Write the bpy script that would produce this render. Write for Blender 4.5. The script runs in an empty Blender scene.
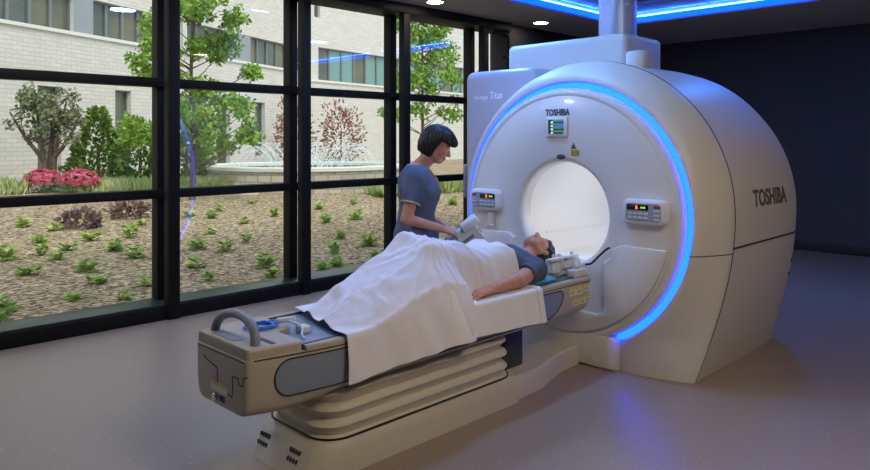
import bpy, bmesh, math, random
import numpy as np
from mathutils import Vector, Matrix, noise
random.seed(7)
S = bpy.context.scene
COL = S.collection
PI = math.pi
def lin(c):
    return tuple(((v/255)/12.92 if v/255 <= .04045 else ((v/255+.055)/1.055)**2.4) for v in c)

# ------------------------------------------------------------------ materials
def mat(name, c, rough=.5, metal=0., emit=None, estr=0., bump=None, var=None, spec=.5, coat=0., alpha=1., scale2=None):
    """c is sRGB 0-255; bump=(scale,strength,distance); var=(scale,colour2,lo,hi)"""
    m = bpy.data.materials.new(name); m.use_nodes = True
    nt = m.node_tree; b = nt.nodes['Principled BSDF']
    b.inputs['Base Color'].default_value = (*lin(c), 1)
    b.inputs['Roughness'].default_value = rough
    b.inputs['Metallic'].default_value = metal
    b.inputs['Specular IOR Level'].default_value = spec
    b.inputs['Coat Weight'].default_value = coat
    b.inputs['Alpha'].default_value = alpha
    if emit:
        b.inputs['Emission Color'].default_value = (*emit, 1)
        b.inputs['Emission Strength'].default_value = estr
    tc = nt.nodes.new('ShaderNodeTexCoord')
    if var:
        n = nt.nodes.new('ShaderNodeTexNoise'); n.inputs['Scale'].default_value = var[0]; n.inputs['Detail'].default_value = 6
        r = nt.nodes.new('ShaderNodeMapRange'); r.inputs['From Min'].default_value = var[2]; r.inputs['From Max'].default_value = var[3]
        x = nt.nodes.new('ShaderNodeMix'); x.data_type = 'RGBA'
        x.inputs['A'].default_value = (*lin(c), 1); x.inputs['B'].default_value = (*lin(var[1]), 1)
        nt.links.new(tc.outputs['Object'], n.inputs['Vector']); nt.links.new(n.outputs['Fac'], r.inputs['Value'])
        nt.links.new(r.outputs['Result'], x.inputs['Factor']); nt.links.new(x.outputs['Result'], b.inputs['Base Color'])
    if bump:
        n = nt.nodes.new('ShaderNodeTexNoise'); n.inputs['Scale'].default_value = bump[0]; n.inputs['Detail'].default_value = 5
        bp = nt.nodes.new('ShaderNodeBump'); bp.inputs['Strength'].default_value = bump[1]; bp.inputs['Distance'].default_value = bump[2]
        nt.links.new(tc.outputs['Object'], n.inputs['Vector']); nt.links.new(n.outputs['Fac'], bp.inputs['Height'])
        nt.links.new(bp.outputs['Normal'], b.inputs['Normal'])
    return m

M = {}
M['shell'] = mat('gantry_plastic', (214, 208, 202), .46, coat=.0, bump=(900, .04, .001))
M['dish'] = mat('front_cover_plastic', (222, 220, 218), .26, coat=.25)
M['bore'] = mat('bore_plastic', (240, 240, 238), .4)
M['beige'] = mat('table_plastic', (178, 168, 152), .42, bump=(900, .05, .001))
M['plinth'] = mat('plinth_plastic', (200, 191, 176), .42, bump=(900, .05, .001))
M['bellows'] = mat('bellows_rubber', (200, 191, 174), .55)
M['inset'] = mat('grey_blue_plastic', (128, 138, 156), .45)
M['mat'] = mat('blue_grey_tabletop', (108, 132, 164), .3, var=(14, (122, 146, 176), .4, .65))
M['grey'] = mat('grey_plastic', (140, 140, 146), .4)
M['darkgrey'] = mat('dark_grey_plastic', (58, 58, 62), .5)
M['black'] = mat('black_rubber', (14, 14, 15), .5)
M['seam'] = mat('panel_gap', (46, 42, 38), .7)
M['frame'] = mat('dark_bronze_frame', (24, 21, 18), .6, spec=.18)
M['panelwhite'] = mat('white_control_plastic', (226, 226, 232), .35)
M['panelgrey'] = mat('panel_membrane', (150, 156, 172), .45)
M['key'] = mat('panel_key', (196, 200, 210), .45)
M['redkey'] = mat('red_key', (170, 30, 24), .45)
M['digit_o'] = mat('orange_digits', (255, 120, 30), .5, emit=(1, .22, .03), estr=1.6)
M['digit_g'] = mat('green_digits', (160, 220, 60), .5, emit=(.35, .7, .05), estr=1.2)
M['screenglass'] = mat('display_window', (8, 8, 9), .15)
M['lcd'] = mat('lcd_picture', (70, 130, 110), .3, emit=lin((88, 140, 122)), estr=.55)
M['lcd_dark'] = mat('lcd_dark_figures', (20, 44, 46), .3, emit=lin((22, 46, 48)), estr=.3)
M['lcd_blue'] = mat('lcd_blue_line', (40, 80, 200), .3, emit=lin((50, 90, 220)), estr=.7)
M['lcd_pale'] = mat('lcd_pale_line', (190, 220, 205), .3, emit=lin((190, 220, 205)), estr=.6)
M['letter'] = mat('dark_lettering', (62, 66, 84), .5)
M['letter_side'] = mat('dark_side_lettering', (92, 85, 77), .6)
M['letter_white'] = mat('white_lettering', (246, 246, 252), .5)
M['yellow'] = mat('yellow_label', (226, 196, 40), .5)
M['yellow_d'] = mat('brown_label', (116, 100, 46), .5)
M['paper'] = mat('label_paper', (228, 226, 214), .6)
M['ink'] = mat('label_ink', (70, 70, 70), .6)
M['ring'] = mat('blue_light_diffuser', (60, 140, 255), .4, emit=(.003, .034, 1), estr=10.5)
M['led'] = mat('blue_led_strip', (30, 110, 255), .4, emit=(.001, .026, 1), estr=8)
M['ledw'] = mat('pale_led_line', (200, 220, 255), .4, emit=(.05, .30, 1), estr=38)
M['borelight'] = mat('bore_lamp', (255, 255, 255), .4, emit=(.95, .95, 1), estr=1.9)
M['lamp'] = mat('downlight_lamp', (255, 250, 230), .4, emit=(1, .90, .74), estr=62)
M['fillbright'] = mat('added_fill_bright', (255, 250, 240), .4, emit=(.86, .92, 1), estr=100)  # added fill lamp out of view, brightens the floor on the left
M['fillcool'] = mat('added_fill_cool', (245, 248, 255), .4, emit=(.17, .42, 1), estr=165)  # added bluish fill for the scanner front and top
M['fillwarm'] = mat('added_fill_warm', (255, 248, 235), .4, emit=(1, .86, .64), estr=114)  # added warm fill for the table side and right floor
M['housing'] = mat('lavender_grey_plastic', (178, 175, 192), .34, coat=.15)
M['filldim'] = mat('added_fill_dim', (255, 248, 235), .4, emit=(1, .84, .62), estr=20)  # weak added fill for the floor beside the flank
M['fillblue'] = mat('added_fill_blue', (120, 170, 255), .4, emit=(.03, .22, 1), estr=125)  # added blue fill for the upper flank and floor behind
M['trimwhite'] = mat('lamp_trim', (150, 145, 138), .4)
M['steel'] = mat('painted_pipe', (188, 190, 206), .3, metal=.25)
M['chrome'] = mat('chrome', (190, 190, 190), .2, metal=1)
M['sheet'] = mat('white_cotton', (232, 228, 234), .85, bump=(420, .12, .002))
M['linen'] = mat('white_terry_cloth', (240, 238, 238), .9, bump=(260, .25, .003))
M['skin'] = mat('skin', (205, 148, 124), .5, var=(40, (196, 132, 108), .4, .7))
M['lip'] = mat('lips', (176, 92, 84), .45)
M['eye'] = mat('eye_white', (226, 222, 216), .3)
M['iris'] = mat('dark_iris', (34, 24, 18), .2)
M['hair'] = mat('dark_hair', (24, 18, 16), .42, bump=(120, .5, .004), spec=.4)
M['brow'] = mat('eyebrow', (52, 36, 28), .7)
M['scrub'] = mat('blue_grey_scrubs', (94, 104, 130), .85, bump=(300, .15, .002), var=(9, (80, 90, 116), .4, .65))
M['tan'] = mat('tan_piping', (206, 176, 128), .8)
M['pants'] = mat('navy_scrub_trousers', (48, 54, 74), .85)
M['shoe'] = mat('white_clog', (205, 205, 205), .5)
M['shirt'] = mat('navy_blue_tshirt', (78, 86, 106), .9, bump=(420, .12, .002))
M['sock'] = mat('grey_socks', (120, 120, 124), .9)
M['trousers'] = mat('grey_trousers', (92, 92, 98), .9)
M['device'] = mat('white_coil_plastic', (214, 214, 218), .4)
M['cyan'] = mat('bright_blue_pad', (70, 160, 205), .7)
M['bluecable'] = mat('blue_cable', (40, 110, 210), .4)
M['whitecable'] = mat('white_cable', (220, 220, 220), .4)
# outdoors
M['bark'] = mat('bark', (118, 102, 84), .9, bump=(30, .6, .02), var=(20, (92, 78, 64), .4, .65))
M['leaf'] = mat('spring_leaf', (120, 160, 52), .6, var=(3, (150, 186, 76), .4, .62))
M['leafd'] = mat('shrub_leaf', (116, 150, 70), .6, var=(4, (150, 180, 96), .4, .62))
M['leafg'] = mat('grey_green_leaf', (128, 138, 104), .7, var=(4, (150, 160, 124), .4, .62))
M['leafs'] = mat('seedling_leaf', (160, 192, 84), .55, var=(9, (190, 214, 118), .4, .62))
M['leafr'] = mat('purple_leaf', (150, 126, 118), .7, var=(6, (120, 98, 92), .4, .62))
M['leafred'] = mat('bronze_red_leaf', (150, 108, 100), .7, var=(6, (176, 130, 118), .4, .62))
M['pink'] = mat('azalea_flower', (226, 92, 132), .6, var=(9, (244, 146, 176), .4, .62))
M['grass'] = mat('grass_blade', (168, 184, 122), .7, var=(2, (192, 204, 146), .4, .62))
M['stone'] = mat('pale_fieldstone', (196, 188, 172), .9, bump=(18, .5, .02), var=(8, (160, 152, 138), .45, .6))
M['capstone'] = mat('white_capstone', (232, 230, 224), .7)
M['water'] = mat('pool_water', (150, 180, 186), .08)
M['spray'] = mat('water_spray', (245, 250, 252), .3, alpha=.55)
M['bwin'] = mat('facade_glass', (84, 98, 96), .12, var=(.9, (112, 112, 92), .42, .6))
M['bteal'] = mat('facade_teal_glass', (120, 160, 156), .15)
M['bpanel'] = mat('facade_grey_panel', (150, 158, 166), .5)
M['bframe'] = mat('facade_frame', (120, 126, 130), .5)
M['wfill'] = mat('white_render', (238, 236, 232), .85)

def glass_mat():
    m = bpy.data.materials.new('window_glass'); m.use_nodes = True; nt = m.node_tree
    nt.nodes.remove(nt.nodes['Principled BSDF'])
    t = nt.nodes.new('ShaderNodeBsdfTransparent'); t.inputs['Color'].default_value = (.95, .97, .96, 1)
    g = nt.nodes.new('ShaderNodeBsdfGlossy'); g.inputs['Roughness'].default_value = .0
    f = nt.nodes.new('ShaderNodeFresnel'); f.inputs['IOR'].default_value = 1.5
    x = nt.nodes.new('ShaderNodeMixShader')
    gm = nt.nodes.new('ShaderNodeNewGeometry'); ir = nt.nodes.new('ShaderNodeMapRange')
    ir.inputs['To Min'].default_value = 1.5; ir.inputs['To Max'].default_value = 1/1.5      # same reflection from either face of the pane
    nt.links.new(gm.outputs['Backfacing'], ir.inputs['Value']); nt.links.new(ir.outputs[0], f.inputs['IOR'])
    nt.links.new(f.outputs[0], x.inputs[0]); nt.links.new(t.outputs[0], x.inputs[1]); nt.links.new(g.outputs[0], x.inputs[2])
    nt.links.new(x.outputs[0], nt.nodes['Material Output'].inputs['Surface'])
    return m
M['glass'] = glass_mat()

def floor_mat():
    m = mat('speckled_vinyl', (124, 112, 104), .36, spec=.45); nt = m.node_tree; b = nt.nodes['Principled BSDF']
    tc = nt.nodes.new('ShaderNodeTexCoord')
    def vor(sc, lo, hi):
        v = nt.nodes.new('ShaderNodeTexVoronoi'); v.inputs['Scale'].default_value = sc
        r = nt.nodes.new('ShaderNodeMapRange'); r.inputs['From Min'].default_value = lo; r.inputs['From Max'].default_value = hi
        r.inputs['To Min'].default_value = 1; r.inputs['To Max'].default_value = 0
        nt.links.new(tc.outputs['Object'], v.inputs['Vector']); nt.links.new(v.outputs['Distance'], r.inputs['Value'])
        # keep only some of the cells
        s = nt.nodes.new('ShaderNodeSeparateColor'); nt.links.new(v.outputs['Color'], s.inputs[0])
        g = nt.nodes.new('ShaderNodeMath'); g.operation = 'GREATER_THAN'; g.inputs[1].default_value = .55
        nt.links.new(s.outputs[0], g.inputs[0])
        mu = nt.nodes.new('ShaderNodeMath'); mu.operation = 'MULTIPLY'
        nt.links.new(r.outputs[0], mu.inputs[0]); nt.links.new(g.outputs[0], mu.inputs[1])
        return mu
    n = nt.nodes.new('ShaderNodeTexNoise'); n.inputs['Scale'].default_value = 260; n.inputs['Detail'].default_value = 3
    nt.links.new(tc.outputs['Object'], n.inputs['Vector'])
    x0 = nt.nodes.new('ShaderNodeMix'); x0.data_type = 'RGBA'
    x0.inputs['A'].default_value = (*lin((136, 119, 106)), 1); x0.inputs['B'].default_value = (*lin((164, 147, 134)), 1)
    nt.links.new(n.outputs['Fac'], x0.inputs['Factor'])
    x1 = nt.nodes.new('ShaderNodeMix'); x1.data_type = 'RGBA'; x1.inputs['B'].default_value = (*lin((214, 206, 198)), 1)
    nt.links.new(x0.outputs['Result'], x1.inputs['A']); nt.links.new(vor(26, .06, .11).outputs[0], x1.inputs['Factor'])
    x2 = nt.nodes.new('ShaderNodeMix'); x2.data_type = 'RGBA'; x2.inputs['B'].default_value = (*lin((104, 95, 88)), 1)
    nt.links.new(x1.outputs['Result'], x2.inputs['A']); nt.links.new(vor(41, .07, .14).outputs[0], x2.inputs['Factor'])
    nt.links.new(x2.outputs['Result'], b.inputs['Base Color'])
    return m
M['floor'] = floor_mat()
M['darkwall'] = mat('dark_charcoal_paint', (72, 70, 72), .8, bump=(60, .1, .002))
M['blackwall'] = mat('black_panel', (20, 18, 17), .6)
M['plainwall'] = mat('grey_paint', (120, 116, 112), .8)
M['soffit'] = mat('taupe_soffit_paint', (190, 178, 162), .7)
M['base'] = mat('dark_baseboard', (30, 28, 28), .5)
def tile_mat():
    m = mat('ceiling_tile', (196, 194, 200), .85); nt = m.node_tree; b = nt.nodes['Principled BSDF']
    tc = nt.nodes.new('ShaderNodeTexCoord'); br = nt.nodes.new('ShaderNodeTexBrick')
    br.offset = 0; br.inputs['Scale'].default_value = 1; br.inputs['Brick Width'].default_value = .6; br.inputs['Row Height'].default_value = .6
    br.inputs['Mortar Size'].default_value = .012
    br.inputs['Color1'].default_value = br.inputs['Color2'].default_value = (*lin((190, 188, 194)), 1); br.inputs['Mortar'].default_value = (*lin((120, 118, 124)), 1)
    nt.links.new(tc.outputs['Object'], br.inputs['Vector']); nt.links.new(br.outputs['Color'], b.inputs['Base Color'])
    return m
M['tile'] = tile_mat()
def brick_mat(name, c1, c2, mo, w, h, coord='Object'):
    m = mat(name, c1, .85); nt = m.node_tree; b = nt.nodes['Principled BSDF']
    tc = nt.nodes.new('ShaderNodeTexCoord'); br = nt.nodes.new('ShaderNodeTexBrick')
    br.inputs['Scale'].default_value = 1; br.inputs['Brick Width'].default_value = w; br.inputs['Row Height'].default_value = h
    br.inputs['Mortar Size'].default_value = h*.08
    br.inputs['Color1'].default_value = (*lin(c1), 1); br.inputs['Color2'].default_value = (*lin(c2), 1); br.inputs['Mortar'].default_value = (*lin(mo), 1)
    nt.links.new(tc.outputs['UV'], br.inputs['Vector'])
    nt.links.new(br.outputs['Color'], b.inputs['Base Color'])
    bp = nt.nodes.new('ShaderNodeBump'); bp.inputs['Strength'].default_value = .5; bp.inputs['Distance'].default_value = .01; bp.invert = True
    nt.links.new(br.outputs['Fac'], bp.inputs['Height']); nt.links.new(bp.outputs['Normal'], b.inputs['Normal'])
    return m
M['brick'] = brick_mat('white_brick', (226, 223, 218), (215, 212, 206), (198, 195, 189), .32, .11)
M['basinstone'] = brick_mat('pale_ashlar', (214, 208, 194), (178, 170, 154), (150, 144, 132), .32, .16)
def mulch_mat():
    m = mat('bark_mulch', (120, 100, 78), .95); nt = m.node_tree; b = nt.nodes['Principled BSDF']
    tc = nt.nodes.new('ShaderNodeTexCoord')
    n = nt.nodes.new('ShaderNodeTexNoise'); n.inputs['Scale'].default_value = 15; n.inputs['Detail'].default_value = 9; n.inputs['Roughness'].default_value = .82
    v = nt.nodes.new('ShaderNodeTexVoronoi'); v.inputs['Scale'].default_value = 26
    mp = nt.nodes.new('ShaderNodeMapping'); mp.inputs['Scale'].default_value = (1, 2.4, 1); mp.inputs['Rotation'].default_value = (0, 0, .6)
    nt.links.new(tc.outputs['Object'], n.inputs['Vector']); nt.links.new(tc.outputs['Object'], mp.inputs['Vector']); nt.links.new(mp.outputs[0], v.inputs['Vector'])
    cr = nt.nodes.new('ShaderNodeValToRGB'); e = cr.color_ramp.elements
    e[0].position = .30; e[0].color = (*lin((70, 54, 40)), 1); e[1].position = .72; e[1].color = (*lin((250, 230, 196)), 1)
    e2 = e.new(.52); e2.color = (*lin((172, 148, 118)), 1)
    ad = nt.nodes.new('ShaderNodeMath'); ad.operation = 'MULTIPLY_ADD'; ad.inputs[1].default_value = .42
    s = nt.nodes.new('ShaderNodeSeparateColor'); nt.links.new(v.outputs['Color'], s.inputs[0])
    su = nt.nodes.new('ShaderNodeMath'); su.operation = 'SUBTRACT'; su.inputs[1].default_value = .5
    nt.links.new(s.outputs[0], su.inputs[0]); nt.links.new(su.outputs[0], ad.inputs[0]); nt.links.new(n.outputs['Fac'], ad.inputs[2])
    nt.links.new(ad.outputs[0], cr.inputs['Fac']); nt.links.new(cr.outputs['Color'], b.inputs['Base Color'])
    bp = nt.nodes.new('ShaderNodeBump'); bp.inputs['Strength'].default_value = .9; bp.inputs['Distance'].default_value = .03
    nt.links.new(ad.outputs[0], bp.inputs['Height']); nt.links.new(bp.outputs['Normal'], b.inputs['Normal'])
    return m
M['mulch'] = mulch_mat()

# ------------------------------------------------------------------ object helpers
def link(o, parent=None):
    COL.objects.link(o)
    if parent: o.parent = parent; o.matrix_parent_inverse = parent.matrix_world.inverted()
    return o
def tag(o, label=None, cat=None, group=None, kind=None):
    if label: o['label'] = label
    if cat: o['category'] = cat
    if group: o['group'] = group
    if kind: o['kind'] = kind
    return o
def thing(name, label, cat, loc=(0, 0, 0), group=None, kind=None):
    o = bpy.data.objects.new(name, None); o.empty_display_size = .1; o.location = loc
    o.matrix_world = Matrix.Translation(loc)
    COL.objects.link(o)
    return tag(o, label, cat, group, kind)

class MB:
    """collects shapes in world coordinates; build() links ONE mesh object"""
    def __init__(s): s.v = []; s.f = []; s.m = []
    def add(s, vs, fs, mi=0):
        o = len(s.v); s.v.extend([tuple(p) for p in vs]); s.f.extend([tuple(i+o for i in f) for f in fs]); s.m.extend([mi]*len(fs))
        return s
    def box(s, a, b, bev=0., seg=3, rot=None, mi=0):
        """axis box between corners a and b, edges rounded by bev; rot=(Matrix, pivot)"""
        a = Vector(a); b = Vector(b); lo = Vector([min(p, q) for p, q in zip(a, b)]); hi = Vector([max(p, q) for p, q in zip(a, b)])
        bm = bmesh.new(); bmesh.ops.create_cube(bm, size=1)
        for v in bm.verts: v.co = Vector([(lo[i]+hi[i])/2+v.co[i]*(hi[i]-lo[i]) for i in range(3)])
        if bev: bmesh.ops.bevel(bm, geom=bm.edges[:], offset=min(bev, min(hi-lo)*.49), segments=seg, affect='EDGES', profile=.5)
        return s._bm(bm, rot, mi)
    def _bm(s, bm, rot=None, mi=0):
        if rot:
            R, p = rot; p = Vector(p)
            for v in bm.verts: v.co = R @ (v.co-p)+p
        bm.verts.index_update()
        s.add([v.co[:] for v in bm.verts], [[v.index for v in f.verts] for f in bm.faces], mi); bm.free(); return s
    def loft(s, rings, cap0=True, cap1=True, closed=True, mi=0):
        n = len(rings[0]); vs = [p for r in rings for p in r]; fs = []
        for i in range(len(rings)-1):
            for j in range(n if closed else n-1):
                k = (j+1) % n; fs.append((i*n+j, i*n+k, (i+1)*n+k, (i+1)*n+j))
        if cap0: fs.append(tuple(range(n-1, -1, -1)))
        if cap1: fs.append(tuple((len(rings)-1)*n+j for j in range(n)))
        return s.add(vs, fs, mi)
    def tube(s, path, r, n=10, closed=False, cap=True, mi=0):
        P = [Vector(p) for p in path]; N = len(P); rings = []; up = None
        R = r if isinstance(r, (list, tuple)) else [r]*N
        for i in range(N):
            if closed: t = P[(i+1) % N]-P[i-1]
            else: t = P[min(i+1, N-1)]-P[max(i-1, 0)]
            t.normalize()
            if up is None:
                up = Vector((0, 0, 1)) if abs(t.z) < .9 else Vector((1, 0, 0))
            a = up-t*up.dot(t); a.normalize(); up = a; b = t.cross(a)
            rings.append([P[i]+(a*math.cos(2*PI*j/n)+b*math.sin(2*PI*j/n))*R[i] for j in range(n)])
        if closed: rings.append(rings[0]); cap = False
        return s.loft(rings, cap, cap, mi=mi)
    def cyl(s, a, b, r, r2=None, n=28, bev=0., mi=0):
        a = Vector(a); b = Vector(b); r2 = r if r2 is None else r2; L = (b-a).length; d = (b-a)/L
        if bev: pts = [a, a+d*bev*.3, a+d*bev, b-d*bev, b-d*bev*.3, b]; rr = [r-bev, r-bev*.3, r, r2, r2-bev*.3, r2-bev]
        else: pts = [a, b]; rr = [r, r2]
        return s.tube(pts, rr, n, mi=mi)
    def ell(s, c, r, seg=20, ring=12, rot=None, mi=0):
        bm = bmesh.new(); bmesh.ops.create_uvsphere(bm, u_segments=seg, v_segments=ring, radius=1)
        for v in bm.verts: v.co = Vector([c[i]+v.co[i]*r[i] for i in range(3)])
        return s._bm(bm, rot, mi)
    def build(s, name, m, parent=None, smooth=True, ang=38, origin=None, **tg):
        me = bpy.data.meshes.new(name)
        o3 = Vector(origin) if origin is not None else (parent.matrix_world.translation.copy() if parent else Vector((0, 0, 0)))
        me.from_pydata([(p[0]-o3.x, p[1]-o3.y, p[2]-o3.z) for p in s.v], [], s.f)
        mats = m if isinstance(m, (list, tuple)) else [m]
        for q in mats: me.materials.append(q)
        if len(mats) > 1: me.polygons.foreach_set('material_index', s.m)
        if smooth:
            me.polygons.foreach_set('use_smooth', [True]*len(me.polygons))
            me.set_sharp_from_angle(angle=math.radians(ang))
        me.update()
        bm = bmesh.new(); bm.from_mesh(me); bmesh.ops.recalc_face_normals(bm, faces=bm.faces); bm.to_mesh(me); bm.free()
        o = bpy.data.objects.new(name, me); o.location = o3; o.matrix_world = Matrix.Translation(o3)
        link(o, parent); tag(o, **tg)
        return o
def struct(mb, name, m, parent=None, **k):
    o = mb.build(name, m, parent, kind='structure', **k); return o
def rrect(w, h, r, n=5):
    """rounded rectangle outline centred on 0"""
    out = []
    for cx, cy, a0 in ((w/2-r, h/2-r, 0), (-w/2+r, h/2-r, PI/2), (-w/2+r, -h/2+r, PI), (w/2-r, -h/2+r, 3*PI/2)):
        for i in range(n+1):
            a = a0+PI/2*i/n; out.append((cx+r*math.cos(a), cy+r*math.sin(a)))
    return out
def text_mesh(body, size, extrude, bold=0.):
    cu = bpy.data.curves.new('lettering', 'FONT'); cu.body = body; cu.size = size; cu.extrude = extrude; cu.offset = bold
    cu.align_x = 'CENTER'; cu.align_y = 'CENTER'; cu.resolution_u = 3
    o = bpy.data.objects.new('lettering', cu); COL.objects.link(o)
    dg = bpy.context.evaluated_depsgraph_get(); dg.update()
    me = bpy.data.meshes.new_from_object(o.evaluated_get(dg)); bpy.data.objects.remove(o)
    vs = [tuple(v.co) for v in me.vertices]; fs = [tuple(p.vertices) for p in me.polygons]
    bpy.data.meshes.remove(me); return vs, fs
def lettering(name, body, w, h, place, m, parent, depth=.003, bold=0., **tg):
    """text stretched to w x h; place(x,y,z) maps text coordinates into the world"""
    vs, fs = text_mesh(body, 1., .5, bold)
    x0 = min(v[0] for v in vs); x1 = max(v[0] for v in vs); y0 = min(v[1] for v in vs); y1 = max(v[1] for v in vs)
    vs = [place((v[0]-(x0+x1)/2)*w/(x1-x0), (v[1]-(y0+y1)/2)*h/(y1-y0), v[2]*depth) for v in vs]
    return MB().add(vs, fs).build(name, m, parent, smooth=False, **tg)

# ------------------------------------------------------------------ signed-distance figures (for bodies, hair, clothes)
class Field:
    def __init__(s, lo, hi, res):
        s.lo = np.array(lo, float); s.res = res
        s.n = np.ceil((np.array(hi)-s.lo)/res).astype(int)+1
        s.d = np.full(tuple(s.n), 1., np.float32)
    def _slice(s, lo, hi):
        i0 = np.clip(np.floor((np.array(lo)-s.lo)/s.res).astype(int), 0, s.n); i1 = np.clip(np.ceil((np.array(hi)-s.lo)/s.res).astype(int)+1, 0, s.n)
        if (i1 <= i0).any(): return None, None
        ax = [np.asarray(s.lo[i]+s.res*np.arange(i0[i], i1[i]), np.float32) for i in range(3)]
        return (slice(i0[0], i1[0]), slice(i0[1], i1[1]), slice(i0[2], i1[2])), (ax[0][:, None, None], ax[1][None, :, None], ax[2][None, None, :])
    @staticmethod
    def smin(a, b, k):
        if k <= 0: return np.minimum(a, b)
        h = np.maximum(k-np.abs(a-b), 0)/k
        return np.minimum(a, b)-h*h*k*.25
    def cone(s, a, b, ra, rb, k=.02, sub=False):
        a = np.array(a, float); b = np.array(b, float); mg = k+3*s.res
        r = max(ra, rb)+mg; sl, P = s._slice(np.minimum(a, b)-r, np.maximum(a, b)+r)
        if sl is None: return s
        ab = b-a; L2 = float(ab@ab)+1e-12
        t = np.clip(((P[0]-a[0])*ab[0]+(P[1]-a[1])*ab[1]+(P[2]-a[2])*ab[2])/L2, 0, 1)
        val = np.sqrt((P[0]-a[0]-t*ab[0])**2+(P[1]-a[1]-t*ab[1])**2+(P[2]-a[2]-t*ab[2])**2)-(ra+(rb-ra)*t)
        return s._put(sl, val, k, sub)
    def ell(s, c, r, R=None, k=.02, sub=False, noise_=None):
        c = np.array(c, float); mg = k+3*s.res+(noise_[0] if noise_ else 0); m = max(r)+mg
        sl, P = s._slice(c-m, c+m)
        if sl is None: return s
        x, y, z = P[0]-c[0], P[1]-c[1], P[2]-c[2]
        if R is not None:
            R = np.array(R); x, y, z = (R[0, 0]*x+R[1, 0]*y+R[2, 0]*z, R[0, 1]*x+R[1, 1]*y+R[2, 1]*z, R[0, 2]*x+R[1, 2]*y+R[2, 2]*z)
        k0 = np.sqrt((x/r[0])**2+(y/r[1])**2+(z/r[2])**2); k1 = np.sqrt((x/r[0]**2)**2+(y/r[1]**2)**2+(z/r[2]**2)**2)+1e-9
        val = np.minimum(k0*(k0-1)/k1, (k0-1)*max(r)+0*k0) if False else k0*(k0-1)/k1
        if noise_:
            A, f = noise_; val = val+A*np.sin(f*x+.7)*np.sin(f*1.13*y+1.9)*np.sin(f*.9*z+.3)
        return s._put(sl, val, k, sub)
    def _put(s, sl, val, k, sub):
        if sub: s.d[sl] = -s.smin(-s.d[sl], val.astype(np.float32), k)
        else: s.d[sl] = s.smin(s.d[sl], val.astype(np.float32), k)
        return s
    def cut(s, n, p):
        """remove the half space on the side n points to"""
        n = np.array(n, float); n /= np.linalg.norm(n)
        ax = [np.asarray(s.lo[i]+s.res*np.arange(s.n[i]), np.float32) for i in range(3)]
        val = (ax[0][:, None, None]-p[0])*n[0]+(ax[1][None, :, None]-p[1])*n[1]+(ax[2][None, None, :]-p[2])*n[2]
        s.d = np.maximum(s.d, val.astype(np.float32)); return s
    def coords(s):
        ax = [np.asarray(s.lo[i]+s.res*np.arange(s.n[i]), np.float32) for i in range(3)]
        return ax[0][:, None, None], ax[1][None, :, None], ax[2][None, None, :]
    def mesh(s):
        d = s.d; neg = d < 0
        c = np.zeros(tuple(s.n-1), np.int8)
        for i in (0, 1):
            for j in (0, 1):
                for k in (0, 1): c += neg[i:s.n[0]-1+i, j:s.n[1]-1+j, k:s.n[2]-1+k]
        m = (c > 0) & (c < 8); I = np.argwhere(m); idx = np.full(c.shape, -1, np.int64); idx[m] = np.arange(len(I))
        acc = np.zeros((len(I), 3)); cnt = np.zeros(len(I))
        for ax in range(3):
            o = [a for a in range(3) if a != ax]
            for u in (0, 1):
                for w in (0, 1):
                    p = I.copy(); p[:, o[0]] += u; p[:, o[1]] += w; q = p.copy(); q[:, ax] += 1
                    a = d[p[:, 0], p[:, 1], p[:, 2]]; b = d[q[:, 0], q[:, 1], q[:, 2]]; x = (a < 0) != (b < 0)
                    t = np.where(x, a/np.where(x, a-b, 1), 0)
                    P = p.astype(float); P[:, ax] += t; acc[x] += P[x]; cnt[x] += 1
        V = s.lo+s.res*acc/cnt[:, None]; F = []
        for ax in range(3):
            u, w = (ax+1) % 3, (ax+2) % 3
            A = np.take(neg, range(0, s.n[ax]-1), ax); B = np.take(neg, range(1, s.n[ax]), ax)
            E = np.argwhere(A != B); E = E[(E[:, u] > 0) & (E[:, w] > 0) & (E[:, u] < s.n[u]-1) & (E[:, w] < s.n[w]-1)]
            fl = A[E[:, 0], E[:, 1], E[:, 2]]
            def g(du, dw):
                q = E.copy(); q[:, u] += du; q[:, w] += dw; return idx[q[:, 0], q[:, 1], q[:, 2]]
            Q = np.stack([g(-1, -1), g(0, -1), g(0, 0), g(-1, 0)], 1); Q[~fl] = Q[~fl][:, ::-1]; F.append(Q)
        return V, np.concatenate(F)
def np_obj(name, V, F, mats, parent=None, origin=(0, 0, 0), mi=None, smooth_it=1, **tg):
    if smooth_it:
        for _ in range(smooth_it):
            acc = np.zeros_like(V); cn = np.zeros(len(V))
            for a, b in ((0, 1), (1, 2), (2, 3), (3, 0)):
                np.add.at(acc, F[:, a], V[F[:, b]]); np.add.at(acc, F[:, b], V[F[:, a]]); np.add.at(cn, F[:, a], 1); np.add.at(cn, F[:, b], 1)
            V = V*.5+.5*acc/np.maximum(cn, 1)[:, None]
    me = bpy.data.meshes.new(name); V = V-np.array(origin)
    me.vertices.add(len(V)); me.vertices.foreach_set('co', V.astype(np.float32).ravel())
    me.loops.add(len(F)*4); me.loops.foreach_set('vertex_index', F.astype(np.int32).ravel())
    me.polygons.add(len(F)); me.polygons.foreach_set('loop_start', np.arange(0, len(F)*4, 4, dtype=np.int32)); me.polygons.foreach_set('loop_total', np.full(len(F), 4, np.int32))
    for q in (mats if isinstance(mats, (list, tuple)) else [mats]): me.materials.append(q)
    if mi is not None: me.polygons.foreach_set('material_index', mi.astype(np.int32))
    me.polygons.foreach_set('use_smooth', np.ones(len(F), bool)); me.update(calc_edges=True); me.validate()
    o = bpy.data.objects.new(name, me); o.location = origin; o.matrix_world = Matrix.Translation(origin)
    link(o, parent); tag(o, **tg); return o
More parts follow.
